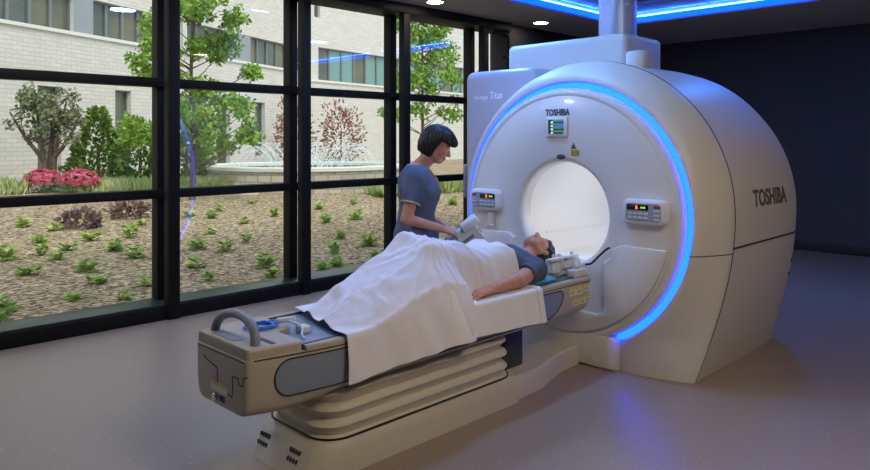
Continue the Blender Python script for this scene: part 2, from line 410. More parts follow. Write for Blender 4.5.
# ------------------------------------------------------------------ camera, world, render look
cam = bpy.data.cameras.new('camera'); co = bpy.data.objects.new('camera', cam); COL.objects.link(co)
co.location = (0, 0, 1.5); co.rotation_euler = (PI/2, 0, -PI/4)
cam.sensor_width = 36; cam.lens = 36*700/870; cam.shift_y = -95/870; cam.clip_start = .05; cam.clip_end = 300
S.camera = co
S.view_settings.view_transform = 'Standard'; S.view_settings.look = 'None'; S.view_settings.exposure = 0; S.view_settings.gamma = 1
S.cycles.use_denoising = True; S.cycles.max_bounces = 8; S.cycles.transparent_max_bounces = 12; S.cycles.sample_clamp_indirect = 6
w = bpy.data.worlds.new('overcast_sky'); S.world = w; w.use_nodes = True
bg = w.node_tree.nodes['Background']; bg.inputs['Color'].default_value = (.90, .96, 1, 1); bg.inputs['Strength'].default_value = 1.4
sun = bpy.data.lights.new('sun', 'SUN'); sun.energy = 1.7; sun.angle = math.radians(14); sun.color = (1, .96, .88)
so = bpy.data.objects.new('sun', sun); COL.objects.link(so); so.location = (0, -5, 12)
so.rotation_euler = Vector((.15, .62, -.78)).to_track_quat('-Z', 'Y').to_euler()

# ------------------------------------------------------------------ room shell
X0, X1, Y0, Y1 = -2.2, 10.3, -3.0, 6.03
TX0, TX1, TY0, TY1 = .2, 8.25, -1.2, 4.77        # the tray in the ceiling
struct(MB().box((X0-.2, Y0-.2, -.15), (X1+.2, Y1+.02, 0)), 'floor', M['floor'])
struct(MB().box((X1, Y0-.2, 0), (X1+.2, Y1, 3.6)), 'wall_back', M['darkwall'])
struct(MB().box((X0-.2, Y0-.2, 0), (X0, Y1, 3.6)), 'wall_front', M['plainwall'])
struct(MB().box((X0, Y0-.2, 0), (X1, Y0, 3.6)), 'wall_right', M['darkwall'])
struct(MB().box((7.06, 5.72, 0), (X1, Y1, 3.0)), 'wall_left', M['blackwall'])
struct(MB().box((X1-.015, Y0, 0), (X1, 5.72, .12), .004), 'baseboard_back', M['base'])
struct(MB().box((X0, Y0, 0), (X1-.015, Y0+.015, .12), .004), 'baseboard_right', M['base'])
ce = MB()
ce.box((X0-.2, TY1, 3.0), (X1+.2, Y1+.3, 3.25)); ce.box((X0-.2, Y0-.2, 3.0), (X1+.2, TY0, 3.25))
ce.box((X0-.2, TY0, 3.0), (TX0, TY1, 3.25)); ce.box((TX1, TY0, 3.0), (X1+.2, TY1, 3.25))
ceiling = struct(ce, 'ceiling', M['soffit'], smooth=False)
struct(MB().box((TX0-.1, TY0-.1, 3.14), (TX1+.1, TY1+.1, 3.3)), 'ceiling_tiles', M['tile'], ceiling, smooth=False)
struct(MB().box((X0-.2, Y0-.2, 3.3), (X1+.2, Y1+.3, 3.6)), 'roof', M['plainwall'])
led = thing('led_strip', 'glowing blue light line along the edge of the raised ceiling', 'light strip', (TX1, TY1, 3.06))
for a, b in (((TX0, TY1-.012, 3.02), (TX1, TY1-.001, 3.085)), ((TX1-.012, -.6, 3.02), (TX1-.001, TY1, 3.085))):
    MB().box(a, b).build('light_strip', M['led'], led, smooth=False)
    c = list(a); d = list(b); c[2] = 3.093; d[2] = 3.101
    MB().box(c, d).build('strip_edge', M['ledw'], led, smooth=False, label='pale line above the blue strip')

# window wall: one window per bay, free-standing posts inside
posts = [-1.31, -.01, 1.245, 2.60, 3.925, 5.25, 6.58]
bays = [(-2.2, -1.31)]+list(zip(posts[:-1], posts[1:]))+[(6.58, 7.06)]
for i, (a, b) in enumerate(bays):
    wn = thing('window_%d' % (i+1), None, None, ((a+b)/2, 5.93, .1), kind='structure')
    f = MB()
    f.box((a, 5.71, 0), (b, 6.03, .115), .006); f.box((a, 5.66, 2.9), (b, 6.03, 3.0), .004)
    struct(f, 'window_frame', M['frame'], wn)
    struct(MB().box((a, 5.73, .115), (b, 6.03, .13), .003), 'window_sill', mat('sill_metal_%d' % i, (52, 66, 64), .35, metal=.3), wn)
    for z in (1.0, 1.955): struct(MB().box((a, 5.88, z), (b, 6.02, z+.075), .004), 'transom', M['frame'], wn)
    for z0, z1 in ((.13, 1.0), (1.075, 1.955), (2.03, 2.9)):
        struct(MB().box((a+.04, 5.972, z0), (b-.04, 5.978, z1)), 'pane', M['glass'], wn, smooth=False)
    struct(MB().box((a-.045, 5.91, .13), (a+.045, 6.029, 2.9), .004), 'mullion', M['frame'], wn)
for i, p in enumerate(posts):
    struct(MB().box((p-.05, 5.68, 0), (p+.05, 5.77, 2.9), .008), 'trim_%d' % (i+1), M['frame'])
hb = MB()
for z in (2.55, 2.83): hb.box((6.96, 5.68, z), (7.06, 5.74, z+.03), .004)
hb.box((7.03, 5.68, 2.1), (7.06, 5.72, 2.9), .004)
tag(hb.build('wall_bracket', M['frame'], None, origin=(6.98, 5.72, 2.1)), 'black bracket with two arms on the dark wall beside the last window', 'bracket')

# downlights
def downlight(x, y, z, r, m, label, group):
    t = thing('ceiling_light', label, 'ceiling light', (x, y, z), group)
    ring = MB(); n = 36
    ring.loft([[(x+q*math.cos(2*PI*j/n), y+q*math.sin(2*PI*j/n), zz) for j in range(n)] for q, zz in ((r, z-.002), (r+.012, z-.007), (r+.022, z-.004), (r+.022, z+.001), (r, z+.001))], False, False)
    ring.build('light_trim', M['trimwhite'], t)
    MB().cyl((x, y, z-.004), (x, y, z+.002), r, n=36).build('diffuser', m, t)
    return t
for x, s in ((1.54, 'out of the near end of the window row'), (3.46, 'above the second window bay'), (5.38, 'above the standing person, cut by the top edge'), (7.3, 'just left of the scanner top')):
    downlight(x, 5.38, 3.0, .085, M['lamp'], 'round warm downlight in the soffit '+s, 'downlights along the window')
for x, y in ((1.5, 1.2), (3.0, .9), (1.7, 3.3), (3.2, 2.3), (3.2, 4.1), (5.6, .6)):
    pass
# ------------------------------------------------------------------ scanner
CY, CZ = 2.77, 1.0
FX = 4.0
gan = thing('scanner', 'large white ring-shaped medical scanner glowing blue round its front', 'medical scanner', (4.8, CY, 0))
def circ(r, x, n=96, cz=CZ): return [(x, CY+r*math.cos(2*PI*j/n), cz+r*math.sin(2*PI*j/n)) for j in range(n)]
# front dish
prof = [(.345, 4.10), (.345, 4.07), (.348, 4.04), (.355, 4.018), (.368, 4.004), (.385, 4.0), (.60, 4.0), (.795, 4.0), (.80, 4.003), (.806, 4.003), (.811, 4.0), (.83, 4.002), (.846, 4.01), (.855, 4.03), (.858, 4.12)]
MB().loft([circ(r, x) for r, x in prof], False, False).build('front_cover', M['dish'], gan)
# bore
b = MB(); b.loft([circ(.345, 4.10), circ(.345, 4.4), circ(.345, 5.0), circ(.345, 5.56)], False, False); b.build('bore_liner', M['bore'], gan)
def bstrip(x): return [(x, CY-r*math.cos(a), CZ+r*math.sin(a)) for r, aa in ((.343, range(-14, 41, 6)), (.336, range(40, -15, -6))) for a in [math.radians(q) for q in aa]]
MB().loft([bstrip(4.105), bstrip(5.3)]).build('bore_light', M['borelight'], gan)
rl = MB()
for sgn in (1, -1): rl.box((4.22, CY+sgn*.318, .815), (5.5, CY+sgn*.285, .832), .004)
rl.box((4.06, CY-.30, .60), (5.5, CY+.30, .70), .02)
rl.build('bore_rail', M['bore'], gan)
# ring light
a0 = math.asin(.8/.89)                     # half gap at the foot
def arc(r, n=110, lo=-PI/2+math.atan2(.39, .8), hi=3*PI/2-math.atan2(.39, .8)):
    return [(CY-r*math.cos(lo+(hi-lo)*j/n)*-1 if False else CY-r*math.cos(lo+(hi-lo)*j/n), CZ+r*math.sin(lo+(hi-lo)*j/n)) for j in range(n+1)]
def inner(r=.89):
    """outline of the shell's opening: up the foot, round the ring, down the foot (right side first)"""
    A = arc(r); y, z = A[0]
    s = [(y, z*k/6) for k in range(6)]; e = [(A[-1][0], A[-1][1]*(1-k/6)) for k in range(1, 7)]
    return s+A+e
rg = MB(); A = inner(.858); B = inner(.895)
rg.loft([[(4.085, y, z) for y, z in A], [(4.055, CY+(p[0]-CY+q[0]-CY)/2, (p[1]+q[1])/2) for p, q in zip(A, B)] and [(4.062, CY+(.7*(p[0]-CY)+.3*(q[0]-CY)), .7*p[1]+.3*q[1]) for p, q in zip(A, B)],
         [(4.058, CY+(.3*(p[0]-CY)+.7*(q[0]-CY)), .3*p[1]+.7*q[1]) for p, q in zip(A, B)], [(4.085, y, z) for y, z in B], [(4.11, y, z) for y, z in B], [(4.11, y, z) for y, z in A]], False, False, closed=False)
rg.build('light_ring', M['ring'], gan, label='glowing blue ring')
# barrel outline, same number of points as inner()
def outer_raw():
    pts = []; R = 1.03; zc = 1.03
    for i in range(60):
        z = zc*i/60; u = i/60; pts.append((CY-(.845+.185*math.sin(u*PI/2)), z))
    for i in range(161):
        a = PI*i/160; pts.append((CY-R*math.cos(a), zc+R*math.sin(a)))
    for i in range(59, -1, -1):
        z = zc*i/60; u = i/60; pts.append((CY+(.845+.185*math.sin(u*PI/2)), z))
    return pts
def resample(pts, n):
    L = [0]
    for p, q in zip(pts[:-1], pts[1:]): L.append(L[-1]+math.dist(p, q))
    out = []; j = 0
    for i in range(n):
        t = L[-1]*i/(n-1)
        while j < len(L)-2 and L[j+1] < t: j += 1
        k = (t-L[j])/(L[j+1]-L[j]+1e-12); out.append((pts[j][0]+k*(pts[j+1][0]-pts[j][0]), pts[j][1]+k*(pts[j+1][1]-pts[j][1])))
    return out
IN = inner(.895); N = len(IN)
raw = outer_raw()
OUT = resample(raw, N)
def seamx(z): return 4.2+.15*math.sin(min(1, z/1.0)*PI/2)
rings = []
for t, f in ((0, .06), (0, -.03), (.02, -.10), (.07, -.15), (.16, -.16), (.32, -.12), (.52, .05), (.74, .30), (.91, .60), (1.0, .80), (1.012, .9), (1, 1)):
    r = []
    for (yi, zi), (yo, zo) in zip(IN, OUT):
        sx = seamx(zo); x = 4.09+(sx-4.09)*f
        r.append((x, yi+(yo-yi)*t, zi+(zo-zi)*t))
    rings.append(r)
RINGS = rings
MB().loft(rings, False, False, closed=False).build('front_shell', M['shell'], gan)
rings = []
for x, s in ((None, 1), (4.6, 1), (4.9, 1), (5.2, 1), (5.42, .995), (5.52, .98), (5.58, .955), (5.615, .92), (5.62, .88)):
    rings.append([((seamx(z) if x is None else x), CY+(y-CY)*s, z*(s if z > .02 else 1)) for y, z in OUT])
rings.append([(5.62, CY-.36*math.cos(2*PI*(j/(N-1))-PI/2) if False else CY+.346*math.sin(-2*PI*j/(N-1)), CZ-.346*math.cos(2*PI*j/(N-1))) for j in range(N)])
MB().loft(rings, False, False, closed=False).build('body_shell', M['shell'], gan)
# panel gaps: front/rear seam and the horizontal one
sm = MB(); sm.tube([(seamx(z)+.002, CY+(y-CY)*1.0006, z*1.0006) for y, z in OUT[:int(N*.62)]], .0035, 6)
sm.build('panel_seam', M['seam'], gan)
def half(z):
    u = min(1, z/1.03)
    return .845+.185*math.sin(u*PI/2) if z <= 1.03 else math.sqrt(max(0, 1.03**2-(z-1.03)**2))
for sg in (-1, 1):
    z = .83
    MB().tube([(x, CY+sg*half(z), z) for x in (seamx(z), 4.6, 5.0, 5.42)]+[(5.52, CY+sg*half(z)*.982, z), (5.58, CY+sg*half(z)*.957, z)], .006, 6).build('panel_seam', M['seam'], gan)
    path = []
    for r in RINGS[2:]:       # where each ring of the front shell crosses the seam's height
        h_ = r[:N//2] if sg < 0 else r[N//2:][::-1]
        for p, q in zip(h_[6:-1], h_[7:]):
            if p[2] <= .80 < q[2]:
                k = (.80-p[2])/(q[2]-p[2]); path.append(tuple(p[n_]+k*(q[n_]-p[n_]) for n_ in range(3))); break
    MB().tube(path, .003, 6).build('panel_seam', M['seam'], gan)
for z in (.52, .62): MB().cyl((5.5, CY-half(z)*.985-.004, z), (5.5, CY-half(z)*.985+.01, z), .014, n=14).build('screw_cap', M['darkgrey'], gan)
# pedestal under the dish
o = [(-.39, 0), (.39, 0)]
rings = []
for z, e, fx in ((0, 0, 4.02), (.015, .004, 4.0), (.19, .004, 3.985), (.215, -.006, 3.995), (.225, -.02, 4.02)):
    n = 6; w_ = .392+e; c = .05
    ring = [(4.2, CY-w_, z)]+[(fx+c-c*math.sin(PI/2*k/n), CY-w_+c-c*math.cos(PI/2*k/n), z) for k in range(n+1)]+[(fx+c-c*math.cos(PI/2*k/n), CY+w_-c+c*math.sin(PI/2*k/n), z) for k in range(n+1)]+[(4.2, CY+w_, z)]
    rings.append(ring)
MB().loft(rings).build('pedestal', M['shell'], gan)
MB().cyl((3.978, 2.52, .07), (3.99, 2.52, .07), .008, n=12).build('pedestal_screw', M['letter_white'], gan)
# lower apron of the dish, with a dock for the couch
def apron(x, g, top=.83):
    R = .79-g; pts = []
    lo = math.asin((top-g-CZ)/R)
    n = 26
    right = [(CY-R*math.cos(lo+(-PI/2-lo)*k/n), CZ+R*math.sin(lo+(-PI/2-lo)*k/n)) for k in range(n+1)]
    left = [(2*CY-y, z) for y, z in right[::-1]]
    # outline: from right top, round the bottom, to left top, then the stepped dock
    d = .335+g; e = .40+g
    notch = [(CY+e+.06, top-g), (CY+e, top-.03-g), (CY+e-.01, top-.09-g), (CY+d, top-.12-g), (CY+d, .40-g), (CY+d-.06, .36-g), (CY-d+.06, .36-g), (CY-d, .40-g), (CY-d, top-.12-g), (CY-e+.01, top-.09-g), (CY-e, top-.03-g), (CY-e-.06, top-g)]
    return [(x, y, z) for y, z in right+left[1:]+notch]
ap = MB(); ap.loft([apron(4.01, 0), apron(3.982, 0), apron(3.976, .003), apron(3.973, .010)], False, True)
ap.build('lower_front_cover', M['dish'], gan, ang=25)
# left housing and the housing on top
MB().box((4.265, CY+.44, .06), (5.45, 3.93, 2.06), .07, 5).build('side_housing', M['housing'], gan)
MB().box((4.72, 2.70, 1.8), (5.30, 3.84, 2.31), .05, 4).build('top_housing', M['shell'], gan)
MB().cyl((4.58, 2.52, 1.95), (4.58, 2.52, 2.135), .085, bev=.02).build('top_cap', M['shell'], gan)
MB().box((4.3, 3.925, 1.02), (4.5, 3.975, 1.3), .02).build('side_latch', M['grey'], gan)
# status display
def front(y, z): return lambda u, v, d, X=3.999: (X-d, y-u, z+v)
dp = MB().box((3.985, 2.81-.088, 1.59-.07), (4.002, 2.81+.088, 1.59+.07), .007).build('status_display', M['panelwhite'], gan)
MB().box((3.982, 2.81-.062, 1.59-.048), (3.99, 2.81+.062, 1.59+.05)).build('screen', M['lcd'], dp, smooth=False)
sc = MB(); sc.box((3.9805, 2.81+.03, 1.542), (3.9825, 2.81+.062, 1.64)); sc.build('screen_margin', M['lcd_dark'], dp, smooth=False)
sc = MB()
for k in range(4):
    z = 1.625-.024*k; sc.cyl((3.979, 2.843, z-.004), (3.9825, 2.843, z-.004), .009, n=14)
sc.build('screen_icon', M['lcd_pale'], dp)
for k, q in enumerate(('lcd_dark', 'lcd_blue', 'lcd_dark', 'lcd_dark')):
    z = 1.62-.024*k; l = MB(); rr = random.Random(k)
    y = 2.826
    while y > 2.756:
        wd = rr.uniform(.006, .014); l.box((3.9805, y-wd, z-.006), (3.9825, y, z+.006)); y -= wd+.003
    l.build('screen_line', M[q], dp, smooth=False)
lettering('maker_lettering', 'TOSHIBA', .20, .046, front(2.808, 1.69), M['letter'], gan, bold=.03, label='dark front lettering')
MB().ell((3.998, CY+.01, 1.385), (.012, .035, .018)).build('sensor', M['darkgrey'], gan)
wl = MB(); wl.add([(3.997, 2.69, 1.45), (3.997, 2.67, 1.45-.0), (3.997, 2.68, 1.45)], []) 
wl = MB().loft([[(x, 2.70, 1.44), (x, 2.655, 1.44), (x, 2.6775, 1.482)] for x in (3.9995, 3.997)]).build('warning_triangle', M['yellow_d'], gan, smooth=False)
MB().loft([[(x, 2.687, 1.447), (x, 2.668, 1.447), (x, 2.6775, 1.466)] for x in (3.997, 3.9962)]).build('warning_mark', M['ink'], wl, smooth=False)
wl = MB().box((3.997, 2.695, 1.395), (3.9995, 2.635, 1.43)).build('warning_label', M['yellow_d'], gan, smooth=False)
l = MB()
for k in range(3): l.box((3.9962, 2.69, 1.402+.009*k), (3.997, 2.64, 1.406+.009*k))
l.build('label_print', M['yellow'], wl, smooth=False)
# control panels
for yc, wd, mir in ((2.14, .29, 1), (3.435, .275, -1)):
    x = 3.97; z = 1.055
    rings = []
    for xx, g in ((4.02, 0), (3.965, 0), (3.955, .004), (3.95, .014)):
        rings.append([(xx, yc-u*(1-g*5), z+v*(1-g*8)) for u, v in rrect(wd, .155, .035)])
    p = MB().loft(rings).build('control_panel', M['panelwhite'], gan, label='right control panel' if mir > 0 else 'left control panel')
    MB().loft([[(xx, yc-u, z+v) for u, v in rrect(wd-.055, .108, .022)] for xx in (3.951, 3.946)]).build('membrane', M['panelgrey'], p)
    dc = yc+.035*mir
    d = MB().box((3.944, dc-.072, z+.012), (3.947, dc+.072, z+.046), .001).build('display_window', M['screenglass'], p)
    lettering('digit', '8', .014, .024, front(dc+.006, z+.029), M['digit_o'], p, depth=.001) .data.transform(Matrix.Translation((-.056, 0, 0)))
    l = MB()
    for k in range(2): l.box((3.9425, dc-.022-.018*k, z+.024), (3.944, dc-.034-.018*k, z+.034))
    l.build('digit_bar', M['digit_g'], p, smooth=False)
    for r_ in range(2):
        for k in range(4):
            y = dc+.054-.036*k
            MB().box((3.942, y-.014, z-.018-.025*r_), (3.947, y+.014, z-.002-.025*r_), .002, 2).build('key', M['key'], p)
    kx = yc-.092*mir
    for k in range(4):
        MB().box((3.942, kx-.02, z+.028-.026*k), (3.947, kx+.02, z+.044-.026*k), .003, 2).build('key', M['redkey'] if k == 0 else M['key'], p, **({'label': 'red key'} if k == 0 else {}))
hk = MB(); hk.box((3.978, 3.40-.025, .865), (4.01, 3.40+.025, .965), .006); hk.box((3.966, 3.40-.04, .862), (4.0, 3.40+.04, .876), .004)
hk.build('hook_bracket', M['panelwhite'], gan)
# lettering on the left housing and on the flank
for tx, y_, w__, h__, dz in (('Vantage', 3.74, .15, .046, -.008), ('Titan', 3.58, .13, .058, 0)):
    lettering('model_lettering', tx, w__, h__, lambda u, v, d: (4.2635-d, y_-u, 1.852+v+dz-(y_-3.65)*.05), M['letter_white'], gan, bold=.012, label='white lettering on the left housing')
lettering('flank_lettering', 'TOSHIBA', .60, .115, lambda u, v, d: (4.955+u, CY-half(1.12+v)-.001-d, 1.12+v), M['letter_side'], gan, bold=.03, label='dark lettering on the flank')
# vent pipe between scanner and ceiling
vp = thing('vent_pipe', 'thick pale round pipe rising from the scanner top to the ceiling', 'pipe', (5.0, 2.93, 2.30))
MB().cyl((5.0, 2.93, 2.30), (5.0, 2.93, 3.14), .148, n=40).build('pipe', M['steel'], vp)
MB().cyl((5.0, 2.93, 2.305), (5.0, 2.93, 2.33), .156, n=40, bev=.005).build('pipe_collar', M['steel'], vp)
for z in (2.56, 2.68):
    for k in range(12):
        a = 2*PI*k/12+(.26 if z > 2.6 else 0); MB().ell((5.0+.149*math.cos(a), 2.93+.149*math.sin(a), z), (.008,)*3, 8, 6).build('rivet', M['letter_white'], vp)
# ceiling diffuser near the pipe
cd = thing('ceiling_vent', 'dark slatted air vent in the ceiling tiles behind the pipe', 'vent', (7.3, 3.95, 3.14))
f = MB()
for a, b in (((7.0, 3.65), (7.6, 3.69)), ((7.0, 4.21), (7.6, 4.25)), ((7.0, 3.69), (7.04, 4.21)), ((7.56, 3.69), (7.6, 4.21))): f.box((*a, 3.128), (*b, 3.14), .003)
f.build('vent_frame', M['trimwhite'], cd)
s_ = MB()
for k in range(8): s_.box((7.05, 3.71+.064*k, 3.132), (7.55, 3.735+.064*k, 3.138))
s_.build('slats', M['darkgrey'], cd)
# ------------------------------------------------------------------ patient table
tb = thing('patient_table', 'long beige motorised patient table running into the scanner bore', 'patient table', (2.6, CY, 0))
BV = [0, .012, .06, .17, .34, .6, .97, 1.]; BU = [.68, .80, .89, .955, .985, 1., 1., .985]
def zbx(x): return float(np.interp(x, [1.46, 1.60, 1.72, 1.9, 3.8, 3.91], [.358, .348, .352, .380, .392, .41]))
def hwx(x): return .29-.072*max(0, min(1, (1.9-x)/.43))**1.3
def sect(x, hw=.29, zt=.60, zb=.40, e=0.):
    """cross-section of the couch body: narrow at the bottom"""
    pts = []; h = zt-zb
    prof = [(v_, u_) for u_, v_ in zip(BV[::-1], BU[::-1])]
    hw = hwx(x); R = [(-hw*u*(1-e)+0, zb+h*v) for u, v in prof]
    L = [(-y, z) for y, z in R[::-1]]
    zc = (zt+zb)/2
    return [(x, CY+y, zc+(z-zc)*(1-e)) for y, z in R+L]
rings = []
for x, zb, e in ((1.468, .375, .10), (1.470, .37, .04), (1.478, .366, .015), (1.495, .364, 0), (1.56, .366, 0), (1.63, .37, 0), (1.70, .38, 0), (1.80, .394, 0), (1.9, .40, 0), (3.8, .40, 0), (3.88, .40, .01), (3.905, .405, .05), (3.91, .41, .1)):
    rings.append(sect(x, zb=zbx(x), e=e))
MB().loft(rings).build('couch_body', M['beige'], tb, ang=50)
# inset side panels
for sg in (-1, 1):
    zc = .502; h = .078; xa, xb = 1.585, 3.62
    def yy(x, z):
        return hwx(x)*np.interp((z-zbx(x))/(.60-zbx(x)), BV, BU)
    rows = []; edge = []
    for k in range(13):
        c_ = -math.cos(PI*k/12); z = zc+h*c_; e_ = math.sqrt(max(0, 1-c_*c_))
        x0_, x1_ = xa+.07*(1-e_), xb-.07*(1-e_)-.10*(.5-.5*c_)
        rows.append([(x0_+(x1_-x0_)*(i/40)**1.6, CY+sg*(yy(x0_+(x1_-x0_)*(i/40)**1.6, z)+.0035), z) for i in range(41)]); edge.append((rows[-1][0], rows[-1][-1]))
    MB().loft(rows, False, False, closed=False).build('side_panel', M['inset'], tb, ang=60)
    MB().tube([e[0] for e in edge]+rows[-1][1:-1]+[e[1] for e in edge[::-1]]+rows[0][1:-1][::-1], .0035, 6, closed=True).build('panel_seam', M['seam'], tb)
# table top and rails
MB().box((1.72, CY-.235, .595), (3.93, CY+.235, .618), .006).build('tabletop', M['mat'], tb)
for sg in (-1, 1):
    rl_ = []
    for x in [1.725, 1.8, 1.9, 3.9]:
        a_, b_ = .236, max(.245, hwx(x)+.002)
        rl_.append([(x, CY+sg*q, z) for q, z in ((a_, .595), (b_, .595), (b_, .616), (b_-.005, .622), (a_+.005, .622), (a_, .616))])
    MB().loft(rl_).build('side_rail', M['beige'], tb, ang=25)
    MB().box((1.72, CY+sg*.232, .600), (3.90, CY+sg*.247, .6245), .003).build('rail_groove', M['darkgrey'], tb)
MB().tube([(x, CY-hwx(x)-.001, .595) for x in (1.50, 1.58, 1.66, 1.74, 1.82, 1.9, 3.88)], .003, 6).build('panel_seam', M['seam'], tb)
# end deck with handle
dk = MB()
o = [(1.475, CY-.21), (1.485, CY-.218), (1.70, CY-.25), (1.72, CY-.24), (1.72, CY-.06), (1.80, CY-.03), (1.82, CY+.245), (1.70, CY+.25), (1.485, CY+.218), (1.475, CY+.21)]
dk.loft([[(1.62+(x-1.62)*s, CY+(y-CY)*s, z) for x, y in o] for z, s in ((.59, 1), (.632, 1), (.640, .985), (.643, .96))])
deck = dk.build('end_deck', M['beige'], tb, ang=20)
MB().box((1.59, CY-.21, .6425), (1.615, CY-.08, .645), .001).build('slot', M['darkgrey'], deck)
MB().box((1.50, CY-.06, .6425), (1.55, CY+.13, .645), .001).build('grip_recess', M['grey'], deck)
h = []
for k in range(25):
    a = PI*k/24; h.append((1.535+.02*math.sin(a), CY+.0-.172*math.cos(a), .635+.105*math.sin(a)**.8))
MB().tube(h, .021, 14).build('handle', M['grey'], tb)
# end face details
def onend(pts, r, name, m, parent=tb): return MB().tube([(1.4685, CY+y-(.045 if len(pts) > 2 else 0), z) for y, z in pts], r, 6).build(name, m, parent)
onend([(.19, .55), (.17, .54), (.07, .52), (.06, .44), (-.06, .425), (-.065, .515), (-.11, .515), (-.115, .49), (-.145, .49), (-.15, .525), (-.18, .535)], .003, 'panel_seam', M['seam'])
onend([(.20, .588), (-.20, .588)], .003, 'panel_seam', M['seam'])
lb = MB().box((1.4655, CY+.075, .418), (1.4685, CY-.065, .458)).build('warning_label', M['paper'], tb, smooth=False)
MB().box((1.465, CY+.07, .445), (1.466, CY+.01, .456)).build('label_print', M['yellow'], lb, smooth=False)
MB().box((1.465, CY+.0, .445), (1.466, CY-.06, .456)).build('label_print', M['yellow'], lb, smooth=False)
kb = MB().cyl((1.4695, CY+.03, .395), (1.452, CY+.03, .395), .017, bev=.004).build('knob', M['chrome'], tb)
MB().box((1.466, CY+.0, .383), (1.47, CY-.04, .408)).build('socket', M['black'], tb)
# yellow and white labels at the scanner end
def sidelab(xc, zc, w_, h_, parent=tb):
    y = CY-.2875
    q = MB().box((xc-w_/2, y-.0045, zc-h_/2), (xc+w_/2, y, zc+h_/2)).build('warning_label', M['paper'], parent, smooth=False)
    MB().box((xc-w_/2, y-.0052, zc+h_*.2), (xc+w_/2, y-.0045, zc+h_/2)).build('label_header', M['yellow'], q, smooth=False)
    p = MB()
    for k in range(3): p.box((xc-w_*.42, y-.0052, zc+h_*(.06-.16*k)), (xc+w_*.36, y-.0045, zc+h_*(.0-.16*k)))
    p.build('label_print', M['ink'], q, smooth=False)
for a in ((3.695, .553, .07, .05), (3.77, .553, .07, .05), (3.85, .557, .05, .044), (3.73, .483, .075, .042), (3.805, .483, .05, .042), (3.862, .487, .05, .042)): sidelab(*a)
# bellows
def rr3(z, off, xa=1.85, xb=3.15, hw=.245):
    L = xb-xa+2*off; W = 2*(hw+off)
    return [((xa+xb)/2+u, CY+v, z) for u, v in rrect(L, W, .13, 8)]
rings = []
zs = [(.155, .012), (.165, .016), (.172, .0), (.19, .004), (.215, .018), (.228, .010), (.24, -.012), (.262, -.008), (.285, .016), (.298, .012), (.312, -.014), (.335, -.008), (.36, .012), (.372, .006), (.385, -.02), (.405, -.02)]
MB().loft([rr3(z, e) for z, e in zs]).build('bellows', M['bellows'], tb, ang=60)
MB().tube([p for p in rr3(.163, .02)], .005, 6, closed=True).build('bellows_gasket', M['black'], tb)
# plinth and floor track
def plinth(xa, xb, ha, hb, c=.10):
    o = []
    for k in range(9):
        a = PI/2*k/8; o.append((xa+c-c*math.sin(a)*1. if False else xa+c-c*math.cos(PI/2-a), -ha+c-c*math.cos(a)*1. if False else -ha+c-c*math.sin(PI/2-a)))
    return o
out = [(1.88, -.275), (3.17, -.275), (3.17, .275), (1.88, .275), (1.78, .25), (1.74, .20), (1.74, -.20), (1.78, -.25)]
MB().loft([[((2.45+(x-2.45)*s)+(.45*z if x < 1.8 else 0), CY+y*s2, z) for x, y in out] for z, s, s2 in ((0, 1, 1), (.10, .992, .99), (.14, .985, .975), (.158, .968, .94), (.162, .94, .88))]).build('plinth', M['plinth'], tb, ang=30)
for y in (.12, -.13):
    p = MB()
    rr = random.Random(3)
    for i in range(4):
        for j in range(2): p.box((1.742+.46*(.05+.035*j), CY+y+.022*i, .05+.035*j), (1.760+.46*(.05+.035*j), CY+y+.022*i+.012, .07+.035*j), .002, 1)
    p.build('vent_slots', M['darkgrey'], tb)
out = [(3.165, -.255), (3.45, -.235), (3.75, -.15), (4.0, -.13), (4.0, .13), (3.75, .15), (3.45, .235), (3.165, .255)]
MB().loft([[(x, CY+y*s, z) for x, y in out] for z, s in ((0, 1), (.085, .99), (.115, .95), (.125, .88))]).build('floor_track', M['plinth'], tb, ang=30)
MB().box((3.22, CY-.12, .12), (3.42, CY+.12, .405), .02).build('lift_column', M['darkgrey'], tb)

# head coil and its cable, foam pad, cable coil: loose things on the table
hc = thing('head_coil', 'white stepped plastic head cradle under the lying head', 'head cradle', (3.75, CY, .618))
q = MB(); q.box((3.60, CY-.15, .619), (3.93, CY+.15, .665), .012); q.box((3.63, CY-.165, .66), (3.90, CY-.125, .745), .008); q.box((3.63, CY+.125, .66), (3.90, CY+.165, .745), .008)
q.build('cradle_base', M['device'], hc)
for sg in (-1, 1):
    q = MB(); q.box((3.60, CY+sg*.18-.02, .735), (3.74, CY+sg*.18+.02, .755), .006); q.box((3.76, CY+sg*.18-.02, .735), (3.90, CY+sg*.18+.02, .755), .006)
    q.build('cradle_rim', M['panelwhite'], hc)
    for x in (3.66, 3.72, 3.86): MB().cyl((x, CY+sg*.17, .75), (x, CY+sg*.17, .775), .011, n=14, bev=.003).build('peg', M['panelwhite'], hc)
    for b_ in (((3.64, CY+sg*.168-.012, .655), (3.72, CY+sg*.168+.012, .73)), ((3.77, CY+sg*.168-.012, .67), (3.86, CY+sg*.168+.012, .73))):
        MB().box(*b_, .006).build('cradle_clip', M['panelwhite'], hc)
cc = thing('cable_connector', 'white ring connector with a black lead at the scanner end of the table', 'connector', (3.86, CY-.22, .622))
MB().box((3.76, CY-.265, .6235), (3.905, CY-.20, .672), .008).build('connector_base', M['device'], cc)
MB().tube([(3.82, CY-.235+.03*math.cos(2*PI*k/20)*.6, .71+.034*math.sin(2*PI*k/20)) for k in range(20)], .009, 8, closed=True).build('connector_ring', M['panelwhite'], cc)
MB().cyl((3.80, CY-.235, .69), (3.90, CY-.235, .695), .017, bev=.004).build('plug', M['panelwhite'], cc)
pt = [Vector((3.89, CY-.235, .695)), Vector((3.915, CY-.28, .70)), Vector((3.925, CY-.33, .75)), Vector((3.925, CY-.385, .80)), Vector((3.93, CY-.41, .815))]
